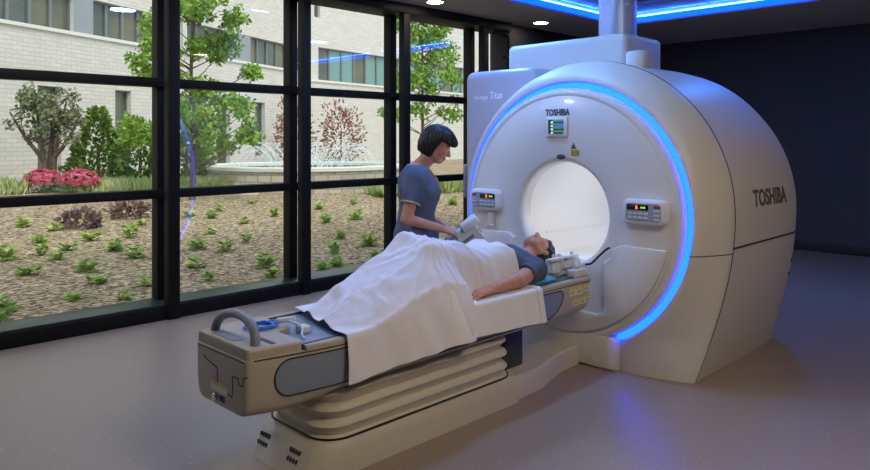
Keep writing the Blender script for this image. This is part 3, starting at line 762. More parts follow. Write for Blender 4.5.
def smoothpath(P, n=6):
    out = []
    for i in range(len(P)-1):
        a = P[max(i-1, 0)]; b = P[i]; c = P[i+1]; d = P[min(i+2, len(P)-1)]
        for k in range(n):
            t = k/n; out.append(.5*((2*b)+(c-a)*t+(2*a-5*b+4*c-d)*t*t+(-a+3*b-3*c+d)*t**3))
    return out+[P[-1]]
MB().tube(smoothpath(pt), .007, 8).build('lead', M['black'], cc)
tag(MB().box((3.40, CY-.228, .619), (3.62, CY-.06, .645), .012).build('foam_pad', M['cyan'], None, origin=(3.5, CY-.15, .619)), 'bright blue foam pad under the shoulder of the lying person', 'pad')
cl = thing('cable_coil', 'coiled blue cable with white plug lying on the table end beside the arched handle', 'cable', (1.72, CY+.03, .643))
path = []
for k in range(150):
    a = 2*PI*k/150*5.2; r = .052+.012*math.sin(k*.37); path.append((1.70+1.25*r*math.cos(a), CY+.06+1.1*r*math.sin(a), .649+.007*(k % 30)/30+.003*math.sin(k*.9)))
MB().tube(path, .0042, 6).build('cable', M['bluecable'], cl)
pth = smoothpath([Vector((1.76, CY+.03, .667)), Vector((1.80, CY-.02, .668)), Vector((1.815, CY-.10, .655)), Vector((1.79, CY-.14, .632)), Vector((1.77, CY-.19, .627))])
MB().tube(pth, .005, 6).build('cable_tail', M['whitecable'], cl)
MB().cyl((1.765, CY+.025, .668), (1.83, CY-.03, .675), .013, bev=.004).build('plug', M['panelwhite'], cl)
MB().box((1.82, CY-.10, .6185), (1.87, CY-.04, .65), .006).build('plug_block', M['device'], cl)
# ------------------------------------------------------------------ people
def rotm(ax, deg): return np.array(Matrix.Rotation(math.radians(deg), 3, ax))
def head_prims(F, c, R, s=1.):
    """head: local x forward, y left, z up; centre c, rotation R (columns = local axes)"""
    c = np.array(c, float); T = lambda p: c+R@(np.array(p)*s)
    E = lambda p, r, k, sub=False: F.ell(T(p), [q*s for q in r], R, k, sub)
    C = lambda p, q, a, b, k, sub=False: F.cone(T(p), T(q), a*s, b*s, k, sub)
    E((-.012, 0, .035), (.097, .076, .088), .02)
    E((.03, 0, -.03), (.058, .058, .075), .03)
    E((.058, 0, -.09), (.026, .030, .020), .025)
    C((-.01, .052, -.045), (.045, .03, -.088), .016, .016, .025); C((-.01, -.052, -.045), (.045, -.03, -.088), .016, .016, .025)
    for y in (1, -1):
        E((.055, .036*y, -.028), (.026, .026, .026), .02)
        E((.074, .03*y, .022), (.016, .026, .010), .014)
        E((.094, .031*y, .004), (.014, .015, .011), .008, True)
        E((-.008, .076*y, -.008), (.018, .010, .032), .008)
    C((.084, 0, .012), (.108, 0, -.028), .008, .0125, .012)
    for y in (1, -1): C((.094, .011*y, -.032), (.098, .008*y, -.034), .008, .008, .008)
    E((.085, 0, -.056), (.012, .024, .0065), .006); E((.083, 0, -.068), (.012, .021, .007), .006)
    for y in (1, -1): E((.077, .031*y, .003), (.012, .012, .012), 0)
def head_mi(V, Fq, c, R, s=1.):
    P = V[Fq].mean(1); L = ((P-np.array(c))@R)/s; mi = np.zeros(len(Fq), int)
    ay = np.abs(L[:, 1]); x, z = L[:, 0], L[:, 2]
    for y in (.031, -.031):
        d = np.sqrt((x-.077)**2+(L[:, 1]-y)**2+(z-.003)**2); m = (d < .0142) & (x > .082); mi[m] = 2
        m2 = m & (np.hypot(L[:, 1]-y, z-.001) < .0065); mi[m2] = 3
    mi[(x > .06) & (ay > .012) & (ay < .05) & (np.abs(z-.027+(ay-.03)**2*8) < .0055)] = 4
    mi[(x > .08) & (ay < .025) & (z < -.05) & (z > -.076)] = 1
    return mi
def hand_prims(F, w, d, n, th, curl=(20, 30, 20), s=1., thumb_close=.4, spread=2.5):
    """w wrist, d towards the fingers, n out of the palm, th towards the thumb side"""
    w = np.array(w, float); d = np.array(d, float)/np.linalg.norm(d); th = np.array(th, float); th -= d*(th@d); th /= np.linalg.norm(th)
    nn = np.array(n, float); nn -= d*(nn@d)+th*(nn@th); nn /= np.linalg.norm(nn)
    for off in (-.026, -.009, .009, .026):
        F.cone(w+th*off*.6*s+d*.005, w+d*.085*s+th*off*s, .014*s, .0125*s, .012)
    for off, L in ((.029, .070), (.0095, .078), (-.0095, .072), (-.028, .057)):
        p = w+d*.085*s+th*off*s; a = 0
        for seg, (f, cu) in enumerate(zip((.45, .3, .25), curl)):
            a += math.radians(cu); v = d*math.cos(a)+nn*math.sin(a)+th*off*spread; v /= np.linalg.norm(v)
            q = p+v*L*f*s; F.cone(p, q, (.0090-.0010*seg)*s, (.0082-.0010*seg)*s, .002); p = q
    p = w+d*.022*s+th*.024*s; v1 = th*.75+d*.75+nn*.25; v1 /= np.linalg.norm(v1)
    q = p+v1*.045*s; F.cone(p, q, .015*s, .0115*s, .012)
    v2 = d*.85+th*(.5-thumb_close)+nn*thumb_close; v2 /= np.linalg.norm(v2); r = q+v2*.03*s; F.cone(q, r, .0112*s, .0095*s, .003); F.cone(r, r+v2*.024*s, .0095*s, .008*s, .003)

# ---- person standing, in local coordinates (x forward, y left)
NL = (3.30, 3.47); NA = -45.
nR = rotm('Z', NA); norg = np.array((NL[0], NL[1], 0.))
hc_ = np.array((.135, 0, 1.462)); hR = rotm('Y', 26)@rotm('Z', -4)
elbR, wriR = (-.065, -.225, .985), (.165, -.175, .915)
elbL, wriL = (-.01, .225, 1.0), (.22, .075, .87)
def torso(F, g=0., k=.05):
    F.ell((-.005, 0, .88), (.118+g, .165+g, .13+g), k=k); F.ell((-.005, 0, 1.02), (.10+g, .14+g, .14+g), k=k)
    F.ell((.005, 0, 1.16), (.11+g, .148+g, .15+g), k=k); F.ell((-.02, 0, 1.22), (.085+g, .145+g, .085+g), k=k)
    for y in (1, -1):
        F.ell((.075, .062*y, 1.145), (.055+g, .062+g, .058+g), k=k)
        F.cone((.0, .05*y, 1.30), (-.005, .158*y, 1.24), .046+g, .050+g, k=k)
F = Field((-.30, -.36, -.01), (.46, .36, 1.62), .0042)
torso(F)
for y in (1, -1):
    F.cone((0, .09*y, .84), (.02, .095*y, .47), .088, .056, .04); F.cone((.02, .095*y, .47), (-.02, .10*y, .09), .054, .036, .02)
    F.ell((.05, .105*y, .035), (.125, .043, .036), k=.02)
F.cone((.0, 0, 1.30), (.095, 0, 1.40), .055, .05, .03)
for y, el, wr in ((-1, elbR, wriR), (1, elbL, wriL)):
    F.cone((-.005, .165*y, 1.245), el, .05, .039, .03); F.cone(el, wr, .038, .0255, .012)
head_prims(F, hc_, hR, .97)
hand_prims(F, wriR, (.84, .22, -.30), (-.25, .35, -.9), (.25, .90, .25), curl=(14, 26, 24), s=.92, thumb_close=.1)
hand_prims(F, wriL, (.85, -.55, -.1), (.1, .1, .99), (.5, .5, .35), curl=(10, 18, 14), s=.92, thumb_close=.15)
V, Q = F.mesh(); mi = head_mi(V, Q, hc_, hR, .97)
W = lambda V: V@nR.T+norg
nurse = np_obj('person', W(V), Q, [M['skin'], M['lip'], M['eye'], M['iris'], M['brow']], None, tuple(norg), mi, 1)
tag(nurse, 'standing person in blue-grey scrubs with a dark bob holding a white device', 'person')
# scrub top
F = Field((-.30, -.36, .72), (.30, .36, 1.40), .0055)
torso(F, .020, .06)
F.ell((-.01, 0, .80), (.150, .195, .16), k=.06)
for y, el in ((-1, elbR), (1, elbL)):
    a = np.array((-.005, .165*y, 1.242)); e = np.array(el); F.cone(a, a+(e-a)*.70, .064, .064, .03)
for y, el in ((-1, elbR), (1, elbL)):   # hem of the sleeves: flat cut across the arm
    a = np.array((-.005, .165*y, 1.242)); e = np.array(el); dd = (e-a)/np.linalg.norm(e-a); p = a+(e-a)*.62
    X, Y, Z = F.coords(); val = (X-p[0])*dd[0]+(Y-p[1])*dd[1]+(Z-p[2])*dd[2]
    rad = np.sqrt((X-p[0])**2+(Y-p[1])**2+(Z-p[2])**2)
    msk = (rad < .105) & (np.abs(Y) > .165); F.d = np.where(msk, np.maximum(F.d, val), F.d)
X, Y, Z = F.coords()
F.d = F.d+(.0035*np.sin(38*Z+9*Y+14*X)*np.sin(21*Y-11*Z)+.0025*np.sin(60*X-33*Z+5*Y)).astype(np.float32)
F.cut((0, 0, -1), (0, 0, .76))
# V neck
vn = np.maximum(np.abs(Y)-(.012+.50*np.maximum(Z-1.17, 0)), 1.17-Z); vn = np.maximum(vn, -(X-.0)); vn = np.minimum(vn, np.sqrt((X-.03)**2+Y**2+0*Z)-.068+np.maximum(1.29-Z, 0))
F.d = np.maximum(F.d, -vn.astype(np.float32)); F.cut((0, 0, 1), (0, 0, 1.335))
V, Q = F.mesh(); top = np_obj('scrub_top', W(V), Q, M['scrub'], nurse, tuple(norg), None, 1)
def nloc(p): return tuple(nR@np.array(p)+norg)
for y, el in ((-1, elbR), (1, elbL)):
    a = np.array((-.005, .165*y, 1.242)); e = np.array(el); dd = Vector((e-a)/np.linalg.norm(e-a)); p = Vector(a+(e-a)*.605)
    u = dd.cross(Vector((1, 0, 0))).normalized(); v = dd.cross(u)
    MB().tube([nloc(p+(u*math.cos(2*PI*k/28)+v*math.sin(2*PI*k/28))*.0625) for k in range(28)], .0055, 6, closed=True).build('sleeve_trim', M['tan'], nurse, label='tan piping')
# neck trim: two strips following the V over the chest
def xsurf(y, z):   # front of the top at (y,z)
    x = .18
    ax = F.lo; iy = int((y-ax[1])/F.res); iz = int((z-ax[2])/F.res); col = F.d[:, iy, iz]; nz = np.where(col < 0)[0]
    return ax[0]+F.res*(nz[-1]+.5) if len(nz) else .0
for y in (1, -1):
    pts = []
    for k in range(9):
        z = 1.175+.12*k/8; yv = (.02+.50*(z-1.17))*y
        pts.append(nloc((xsurf(yv, z)+.001, yv, z)))
    MB().tube(pts, .005, 6).build('neck_trim', M['tan'], nurse, label='tan piping')
# trousers and shoes
F = Field((-.2, -.28, -.01), (.26, .28, .98), .0065)
F.ell((-.005, 0, .87), (.128, .175, .13), k=.05)
for y in (1, -1):
    F.cone((0, .09*y, .84), (.02, .095*y, .47), .102, .078, .04); F.cone((.02, .095*y, .47), (-.015, .10*y, .08), .078, .072, .02)
F.cut((0, 0, -1), (0, 0, .06)); F.cut((0, 0, 1), (0, 0, .93))
V, Q = F.mesh(); np_obj('trousers', W(V), Q, M['pants'], nurse, tuple(norg), None, 1)
for y in (1, -1):
    F = Field((-.15, -.2, -.01), (.25, .2, .14), .005)
    F.ell((.05, .105*y, .04), (.142, .052, .05), k=.02); F.ell((-.03, .105*y, .06), (.06, .046, .05), k=.02); F.cut((0, 0, -1), (0, 0, .001)); F.cut((0, 0, 1), (0, 0, .085))
    V, Q = F.mesh(); np_obj('shoe', W(V), Q, M['shoe'], nurse, tuple(norg), None, 1)
# bob hair
def hair_field(c, R, s, bob):
    F = Field(np.array(c)-.19, np.array(c)+.19, .0042); T = lambda p: np.array(c)+R@(np.array(p)*s)
    X, Y, Z = F.coords(); D = np.stack(np.broadcast_arrays(X-c[0], Y-c[1], Z-c[2]), -1)@R/s; x, y, z = D[..., 0], D[..., 1], D[..., 2]
    if bob:
        F.ell(T((-.008, 0, .042)), [.126*s, .101*s, .106*s], R, .03); F.ell(T((.075, 0, .062)), [.05*s, .06*s, .03*s], R, .03)
        F.ell(T((-.040, 0, -.020)), [.092*s, .098*s, .100*s], R, .04)
        th = np.arctan2(y, x); F.d = F.d+(.0028*np.sin(26*th+7*np.sin(14*z))+.002*np.sin(55*th+30*z)).astype(np.float32)
        edge = .030+.55*np.maximum(np.abs(y)-.05, 0)*0
        face = np.maximum(.004+.20*np.maximum(z+.05, 0)-x, z-(.046-.20*np.maximum(np.abs(y)-.02, 0)+.010*np.sin(y*60)))   # open in front, below the fringe
        F.d = -Field.smin(-F.d, face.astype(np.float32), .012)
        low = -(z+.098-.10*np.maximum(-x-.03, 0)); F.d = np.maximum(F.d, low.astype(np.float32))
    else:
        F.ell(T((-.016, 0, .042)), [.112*s, .088*s, .104*s], R, .02); F.ell(T((-.05, 0, .0)), [.064*s, .082*s, .09*s], R, .03)
        F.d = F.d+(.008*np.sin(75*x+1.3)*np.sin(83*y+.4)*np.sin(70*z+2.)+.0035*np.sin(150*x)*np.sin(140*z+1)*np.sin(130*y)).astype(np.float32)
        face = -(.75*(x-.022+.012*np.sin(70*y+2)) -.66*(z-.0))
        F.d = np.maximum(F.d, -face.astype(np.float32))
        F.d = np.maximum(F.d, (-(z+.075)).astype(np.float32))
    return F.mesh()
V, Q = hair_field(hc_, hR, .97, True); np_obj('hair', W(V), Q, M['hair'], nurse, tuple(norg), None, 1)

# ---- white device in the standing person's hands
dv = thing('handheld_coil', 'white boxy plastic coil held by the standing person in scrubs', 'medical device', nloc((.285, -.045, .80)))
D0 = np.array((.285, -.045, .875)); DR = rotm('Y', 0)@rotm('X', 0)
Rw = nR@rotm('Y', -38)
def dbox(a, b, bev, name, m, parent=dv):
    mb = MB().box(a, b, bev, 3); c = nR@D0+norg
    mb.v = [tuple(Rw@np.array(p)+c) for p in mb.v]; return mb.build(name, m, parent)
dbox((-.16, -.095, -.125), (.12, .085, -.008), .014, 'coil_body', M['device'])
dbox((-.19, -.085, -.009), (.02, .075, .020), .008, 'coil_lid', M['device'])
dbox((.03, -.105, -.02), (.155, .088, .034), .010, 'coil_rim', M['panelwhite'])
dbox((.115, -.075, -.085), (.126, .075, -.055), .003, 'coil_clip', M['grey'])
for k in (-.03, .03): dbox((-.11, k-.012, .016), (-.04, k+.012, .023), .003, 'coil_vent', M['grey'])
dbox((-.03, -.0965, -.075), (.07, -.0945, -.05), 0, 'coil_label', M['grey'])

# ---- person lying on the table: local z along the body to the head, x up, y to the near side
PX, PZ = 3.03, .618
pR = np.array(((0, 0, 1), (0, -1, 0), (1, 0, 0)), float)   # local -> world
porg = np.array((PX, CY, PZ)); WP = lambda V: V@pR.T+porg
ph = np.array((.155, 0, .690)); phR = rotm('Y', -14)
def ptorso(F, g=0., k=.05):
    F.ell((.105, 0, .0), (.10+g, .16+g, .13+g), k=k); F.ell((.105, 0, .15), (.095+g, .148+g, .14+g), k=k)
    F.ell((.115, 0, .32), (.112+g, .165+g, .16+g), k=k); F.ell((.10, 0, .40), (.085+g, .17+g, .085+g), k=k)
    for y in (1, -1): F.cone((.10, .06*y, .455), (.09, .165*y, .425), .05+g, .056+g, k=k)
F = Field((-.01, -.33, -1.0), (.42, .33, .84), .0042)
ptorso(F)
F.cone((.10, 0, .46), (.135, 0, .60), .056, .052, .03)
head_prims(F, ph, phR, 1.)
for y in (1, -1):
    F.cone((.105, .09*y, -.02), (.255, .105*y, -.40), .085, .06, .04); F.cone((.255, .105*y, -.40), (.07, .10*y, -.75), .056, .038, .02)
    F.cone((.04, .10*y, -.775), (.055, .10*y, -.90), .034, .028, .03)
    el = (.068, .245*y, .165); wr = (.055, .245*y, -.065)
    F.cone((.09, .185*y, .425), el, .054, .043, .03); F.cone(el, wr, .042, .028, .015)
    hand_prims(F, wr, (-.10, -.10*y, -1), (-1, 0, 0.), (.15, -y, 0), curl=(5, 9, 7), s=1.06, thumb_close=.05, spread=6.)
F.cut((-1, 0, 0), (.002, 0, 0))
V, Q = F.mesh(); mi = head_mi(V, Q, ph, phR)
pat = np_obj('person', WP(V), Q, [M['skin'], M['lip'], M['eye'], M['iris'], M['brow']], None, tuple(porg), mi, 1)
tag(pat, 'person in a navy t-shirt lying face up on the table under a white sheet', 'person')
F = Field((-.01, -.33, -.15), (.32, .33, .56), .005)
ptorso(F, .012)
for y in (1, -1): F.cone((.09, .18*y, .425), (.078, .222*y, .27), .070, .064, .03)
X, Y, Z = F.coords()
F.d = F.d+(.003*np.sin(40*Z+22*Y)*np.sin(31*Y-12*Z)+.002*np.sin(70*Z-45*Y+10*X)).astype(np.float32)
F.cut((0, 0, -1), (0, 0, -.1)); F.cut((.3, 0, 1), (.10, 0, .505)); F.cut((-1, 0, 0), (.003, 0, 0))
for y in (1, -1):
    p = np.array((.078, .222*y, .285)); dd = np.array((-.07, .25*y, -.96)); val = (X-p[0])*dd[0]+(Y-p[1])*dd[1]+(Z-p[2])*dd[2]
    F.d = np.where((np.abs(Y) > .172) & (Z > .1), np.maximum(F.d, val), F.d); F.d = np.where((np.abs(Y) > .19) & (Z < .15), 1, F.d)
V, Q = F.mesh(); np_obj('tshirt', WP(V), Q, M['shirt'], pat, tuple(porg), None, 1)
V, Q = hair_field(ph, phR, 1., False); V[:, 0] = np.maximum(V[:, 0], .05); np_obj('hair', WP(V), Q, M['hair'], pat, tuple(porg), None, 0)
F = Field((-.01, -.25, -.86), (.42, .25, .1), .0065)
F.ell((.105, 0, .0), (.108, .168, .13), k=.05)
for y in (1, -1):
    F.cone((.105, .09*y, -.02), (.255, .105*y, -.40), .093, .068, .04); F.cone((.255, .105*y, -.40), (.075, .10*y, -.74), .064, .05, .02)
F.cut((0, 0, 1), (0, 0, .06)); F.cut((-1, 0, 0), (.003, 0, 0))
V, Q = F.mesh(); np_obj('trousers', WP(V), Q, M['trousers'], pat, tuple(porg), None, 1)
for y in (1, -1):
    F = Field((-.01, -.16*1-.02, -1.0), (.2, .18, -.70), .005); F.cone((.042, .10*y, -.775), (.056, .10*y, -.905), .038, .032, .03); F.cone((.07, .10*y, -.74), (.09, .10*y, -.72), .045, .045, .02); F.cut((-1, 0, 0), (.003, 0, 0)); F.cut((0, 0, 1), (0, 0, -.715))
    V, Q = F.mesh(); np_obj('sock', WP(V), Q, M['sock'], pat, tuple(porg), None, 1)

# ------------------------------------------------------------------ cloths
# support heights under the sheet
sph = []
def seg(a, b, ra, rb, n=14):
    for k in range(n+1):
        t = k/n; p = WP((np.array(a)*(1-t)+np.array(b)*t)[None])[0]; sph.append((p[0], p[1], p[2], ra+(rb-ra)*t))
for y in (1, -1):
    seg((.105, .09*y, -.02), (.250, .10*y, -.40), .112, .086); seg((.250, .10*y, -.40), (.07, .10*y, -.74), .082, .056); seg((.042, .10*y, -.775), (.07, .1*y, -.905), .052, .05)
    seg((.105, .06*y, -.06), (.115, .068*y, .40), .118, .132)
seg((.245, -.10, -.40), (.245, .10, -.40), .08, .08, 8)
NX, NY = 130, 70; XS = np.linspace(1.85, 3.50, NX); YS = np.linspace(CY-.30, CY+.30, NY)
GX, GY = np.meshgrid(XS, YS, indexing='ij'); H = np.full(GX.shape, .626)
for x, y, z, r in sph:
    # cone-shaped tent around each support
    dx = np.abs(GX-x); dy = np.abs(GY-y)
    q = np.sqrt(dx**2+dy**2); dome = z+np.sqrt(np.maximum(r*r-q*q, 0))
    H = np.maximum(H, np.where(q < r, dome, 0))
    tilt = z+r*.92-np.sqrt((dx*np.where(GX < x, .47, .75))**2+(dy*np.where(GY < y, 1.02, 1.35))**2)
    H = np.maximum(H, np.where((GX < 2.72) | ((GX < 3.0) & (GY > CY-.12)), tilt, np.where(q < r, dome, 0)))
for _ in range(5):
    P_ = np.pad(H, 1, mode='edge'); H = np.maximum(H*.0+(P_[:-2, 1:-1]+P_[2:, 1:-1]+P_[1:-1, :-2]+P_[1:-1, 2:]+2*H)/6, .626)
def hgt(x, y):
    i = min(max((x-XS[0])/(XS[1]-XS[0]), 0), NX-1.001); j = min(max((y-YS[0])/(YS[1]-YS[0]), 0), NY-1.001); a = int(i); b = int(j); u = i-a; v = j-b
    return H[a, b]*(1-u)*(1-v)+H[a+1, b]*u*(1-v)+H[a, b+1]*(1-u)*v+H[a+1, b+1]*u*v
def cloth(name, xs0, xs1, far, near, hem, hoff, m, amp, nu, nv, seed, skew=None, lift=0.):
    """xs0/xs1: start and end in X as functions of v (0 far, 1 near hem); near(u): (y where it stops or None); hem(x): z of the hanging hem"""
    g = MB(); rows = []
    for i in range(nu+1):
        u = i/nu; row = []
        # path across the table at a representative x
        xm = xs0(.5)+(xs1(.5)-xs0(.5))*u
        yn = near(xm); poly = []
        ye = CY-.305 if yn is None else yn
        yf = far(xm)
        for k in range(61): poly.append((yf+(ye-yf)*k/60, None))
        if yn is None:
            z0 = hgt(xm, ye)
            zh = hem(xm); r = .02
            for k in range(1, 26): poly.append((ye-.004-.012*(k/25)-.38*max(0, z0-.64)*(1-(1-k/25)**2), z0+(zh-z0)*k/25))
        P = []
        for y, z in poly: P.append((y, z if z is not None else hgt(xm, y)+hoff))
        if yn is not None:
            z0 = P[-1][1]
            for k in range(1, 9): P.append((yn-.006*k/8, z0+(.634-z0)*k/8))
        L = [0]
        for p, q in zip(P[:-1], P[1:]): L.append(L[-1]+math.dist(p, q))
        for j in range(nv+1):
            t = L[-1]*j/nv; k = 0
            k = max(0, min(len(L)-2, int(np.searchsorted(L, t))-1)); f = (t-L[k])/(L[k+1]-L[k]+1e-9)
            y = P[k][0]+f*(P[k+1][0]-P[k][0]); z = P[k][1]+f*(P[k+1][1]-P[k][1]); v = j/nv
            x = xs0(v)+(xs1(v)-xs0(v))*u
            hang = max(0, (hgt(xm, CY-.305)-z)) if y < CY-.30 else 0
            n1 = noise.noise(Vector((x*5+seed, y*7, z*3)))+.6*noise.noise(Vector((x*13+seed, y*15, z*9)))
            fold = math.sin((x*19+1.2*math.sin(y*14+z*6+seed)+seed)+z*9)*.5+.5*math.sin(x*41+z*17+seed)
            if hang > 0:
                y -= (.002+.06*hang)*(.5+.5*fold)+amp*.5*max(n1, 0); x += .004*n1
            else:
                k_ = min(1, max(0, (z-.635)/.08)); k_ = .25+.75*k_
                an = math.atan2(y-(CY-.11), x-2.63); rr_ = math.hypot(y-(CY-.11), x-2.63)
                z += amp*(abs(n1)*.8+.35*max(0, fold))*k_+.013*max(0, math.sin(an*7+1.5*n1+seed))*min(1, rr_/.12)*math.exp(-rr_/.28)*k_
                rg_ = 1-abs(noise.noise(Vector((an*2.6+seed, rr_*2.2+.3*n1, 5.)))); rg2 = 1-abs(noise.noise(Vector((x*3.1+y*4.2, y*2.+seed, 9.))))
                z += (.016*max(0, rg_-.8)/.2+.012*max(0, rg2-.84)/.16)*k_
            row.append((x, y, z))
        rows.append(row)
    vs = [p for r in rows for p in r]; n = nv+1
    g.add(vs, [(i*n+j, i*n+j+1, (i+1)*n+j+1, (i+1)*n+j) for i in range(nu) for j in range(nv)])
    o = g.build(name, m, None, ang=180, origin=(vs[0][0], CY, .62))
    so_ = o.modifiers.new('thick', 'SOLIDIFY'); so_.thickness = .004; so_.offset = 1
    sb = o.modifiers.new('smooth', 'SUBSURF'); sb.levels = 1; sb.render_levels = 1
    return o
def lerp(a, b, t): return a+(b-a)*t
ln = cloth('bed_linen', lambda v: 2.55, lambda v: 3.30+.04*v, lambda x: CY-.06, lambda x: None, lambda x: lerp(.47, .435, (x-2.55)/.78), .006, M['linen'], .005, 60, 60, 4.)
tag(ln, 'white cloth hanging over the table edge below the bare arm', 'cloth')
# keep only its flat part: it lies under the body, on the table
me = ln.data
for v in me.vertices:
    w_ = v.co+ln.location
    if w_.y > CY-.302: v.co.z = min(w_.z, .632+.002*math.sin(w_.x*30))-ln.location.z
hb_ = MB(); 
xa = 3.285
rows = []
for dx, dz in ((0, .0), (.002, .006), (.05, .006), (.054, 0)):
    r = []
    for k in range(30):
        t = k/29
        if t < .35: y = CY-.12-(.186)*t/.35; z = .634
        else: y = CY-.312-.022*(t-.35)/.65; z = .634-(.634-.437)*(t-.35)/.65
        nrm = (0, 1) if t < .35 else (-1, 0)
        r.append((xa+dx+.03*max(0, t-.35), y+nrm[0]*(dz+.003), z+nrm[1]*(dz+.003)))
    rows.append(r)
MB().loft(rows, False, False, closed=False).build('folded_hem', M['linen'], ln, ang=80)
def near_edge(x):
    if x < 2.735: return None
    return CY-.305+.10*min(1, (x-2.735)/.04)
sh = cloth('bed_sheet', lambda v: 2.03-.12*min(1, v*1.6), lambda v: 3.22+.07*v, lambda x: CY+.285, near_edge, lambda x: np.interp(x, [1.9, 2.1, 2.6, 2.67, 2.735], [.415, .435, .475, .50, .60]), .012, M['sheet'], .012, 130, 90, 1.7)
tag(sh, 'white bed sheet draped over the raised knees of the lying person', 'sheet')
# ------------------------------------------------------------------ added fill lamps, out of view, that tint and brighten scanner, table and floor
for x, y, s, lm in ((2.5, -.9, 'over the empty floor right of the table', 'fillwarm'), (1.9, .1, 'nearest the foot end, right of the table', 'fillwarm'), (2.1, -.8, 'farthest to the right of the table', 'fillwarm'),
                    (1.6, 4.45, 'left of the table foot', 'fillbright'), (6.3, -.7, 'over the floor behind the scanner flank', 'filldim'), (6.9, 2.3, 'glowing blue behind the scanner', 'fillblue'),
                    (3.45, 2.95, 'over the lying person', 'fillcool'), (4.7, 4.2, 'left of the scanner top', 'fillcool')):
    downlight(x, y, 3.14, .15, M[lm], 'large round lamp in the raised ceiling '+s, 'lamps in the raised ceiling')

# ------------------------------------------------------------------ garden
def gz(Y): return .05+max(0, min(1, (Y-6.2)/9))*.36
rnd = random.Random(11)
vs = []; fs = []; nx, ny = 150, 130
xs = np.linspace(-14, 46, nx); ys = np.concatenate([np.linspace(6.04, 17, 90), np.linspace(17.3, 34, 40)])
for y in ys:
    for x in xs: vs.append((x, y, gz(y)+(.022*noise.noise(Vector((x*1.7, y*1.7, 0)))+.01*noise.noise(Vector((x*6, y*6, 3))) if y > 6.15 else 0)))
fs = [(j*nx+i, j*nx+i+1, (j+1)*nx+i+1, (j+1)*nx+i) for j in range(ny-1) for i in range(nx-1)]
struct(MB().add(vs, fs), 'garden_ground', M['mulch'])
struct(MB().box((-14, 6.035, -.3), (46, 6.06, .05)), 'ground_edge', M['capstone'])

def leaf_quads(g, p, d, n, L, Wd):
    """one folded leaf of length L along d"""
    d = d.normalized(); s = d.cross(n)
    if s.length < 1e-4: s = d.orthogonal()
    s.normalize(); up = s.cross(d)
    a = p; b = p+d*L*.5+up*L*.06; c = p+d*L-up*L*.08
    l = p+d*L*.45+s*Wd-up*Wd*.25; r = p+d*L*.45-s*Wd-up*Wd*.25
    g.add([a, l, c, b], [(0, 1, 2, 3)]); g.add([a, b, c, r], [(0, 1, 2, 3)])
def rdir(r): 
    while True:
        v = Vector((r.uniform(-1, 1), r.uniform(-1, 1), r.uniform(-1, 1)))
        if .05 < v.length < 1: return v.normalized()
# seedlings ---------------------------------------------------------
def seedling(r, k):
    g = MB(); st = MB()
    for s in range(r.randint(2, 3)):
        a0 = r.uniform(0, 2*PI); bx = Vector((math.cos(a0)*.05, math.sin(a0)*.05, -.03)); top = bx+Vector((r.uniform(-.03, .03), r.uniform(-.03, .03), r.uniform(.12, .2)))
        st.tube([bx, (bx+top)/2+Vector((.006, 0, 0)), top], [.006, .005, .004], 6)
        for q in range(r.randint(13, 17)):
            a = a0+q*2.4+r.uniform(-.3, .3); t = r.uniform(.3, 1); p = bx.lerp(top, t)
            d = Vector((math.cos(a), math.sin(a), r.uniform(.1, .85)))
            leaf_quads(g, p, d, Vector((0, 0, 1)), r.uniform(.075, .13), r.uniform(.022, .034))
    return g, st
protos = []
pos = [(2.89, 11.29), (2.73, 9.81), (3.18, 10.65), (2.56, 8.61), (2.49, 9.02), (3.27, 9.6), (2.62, 7.85), (3.24, 8.77), (3.72, 9.57), (3.29, 8.2), (4.3, 10.56), (2.12, 7.93), (2.15, 6.7), (2.5, 6.46), (2.83, 6.83), (1.61, 6.71), (2.13, 9.0), (2.87, 9.13), (3.94, 11.55), (1.48, 6.38), (2.51, 7.24), (5.24, 10.96), (6.0, 11.35), (4.74, 9.25), (5.49, 10.65), (5.6, 9.8), (6.41, 10.18), (4.12, 8.29), (4.22, 7.89), (3.58, 7.29), (3.44, 6.68), (4.77, 8.34), (4.22, 6.94), (4.04, 6.45), (6.99, 11.9), (7.63, 10.63), (6.77, 9.26), (8.55, 10.76), (7.32, 9.16), (5.3, 7.09), (6.01, 7.94), (6.01, 7.26), (4.62, 6.37), (4.83, 6.45), (5.56, 6.58), (9.88, 11.57), (10.21, 9.73), (8.71, 8.97)]
def view(x, y): d = (x+y)*.70711; return 435+700*(x-y)*.70711/d, d
bayn = lambda px: 0 if px < 165 else 1 if px < 297 else 2 if px < 395 else 3
bayname = ['the leftmost lower pane', 'the second lower pane', 'the third lower pane', 'the pane beside the scrubs']
ordn = ['closest', 'second closest', 'third closest', 'fourth closest', 'fifth closest', 'sixth closest', 'seventh closest', 'eighth closest', 'ninth closest', 'tenth closest', 'eleventh closest', 'twelfth closest',
        'thirteenth closest', 'fourteenth closest', 'fifteenth closest', 'sixteenth closest', 'seventeenth closest', 'eighteenth closest', 'nineteenth closest', 'twentieth closest', 'twenty-first closest', 'twenty-second closest']
pos.sort(key=lambda p: p[1]); cnt = [0]*4
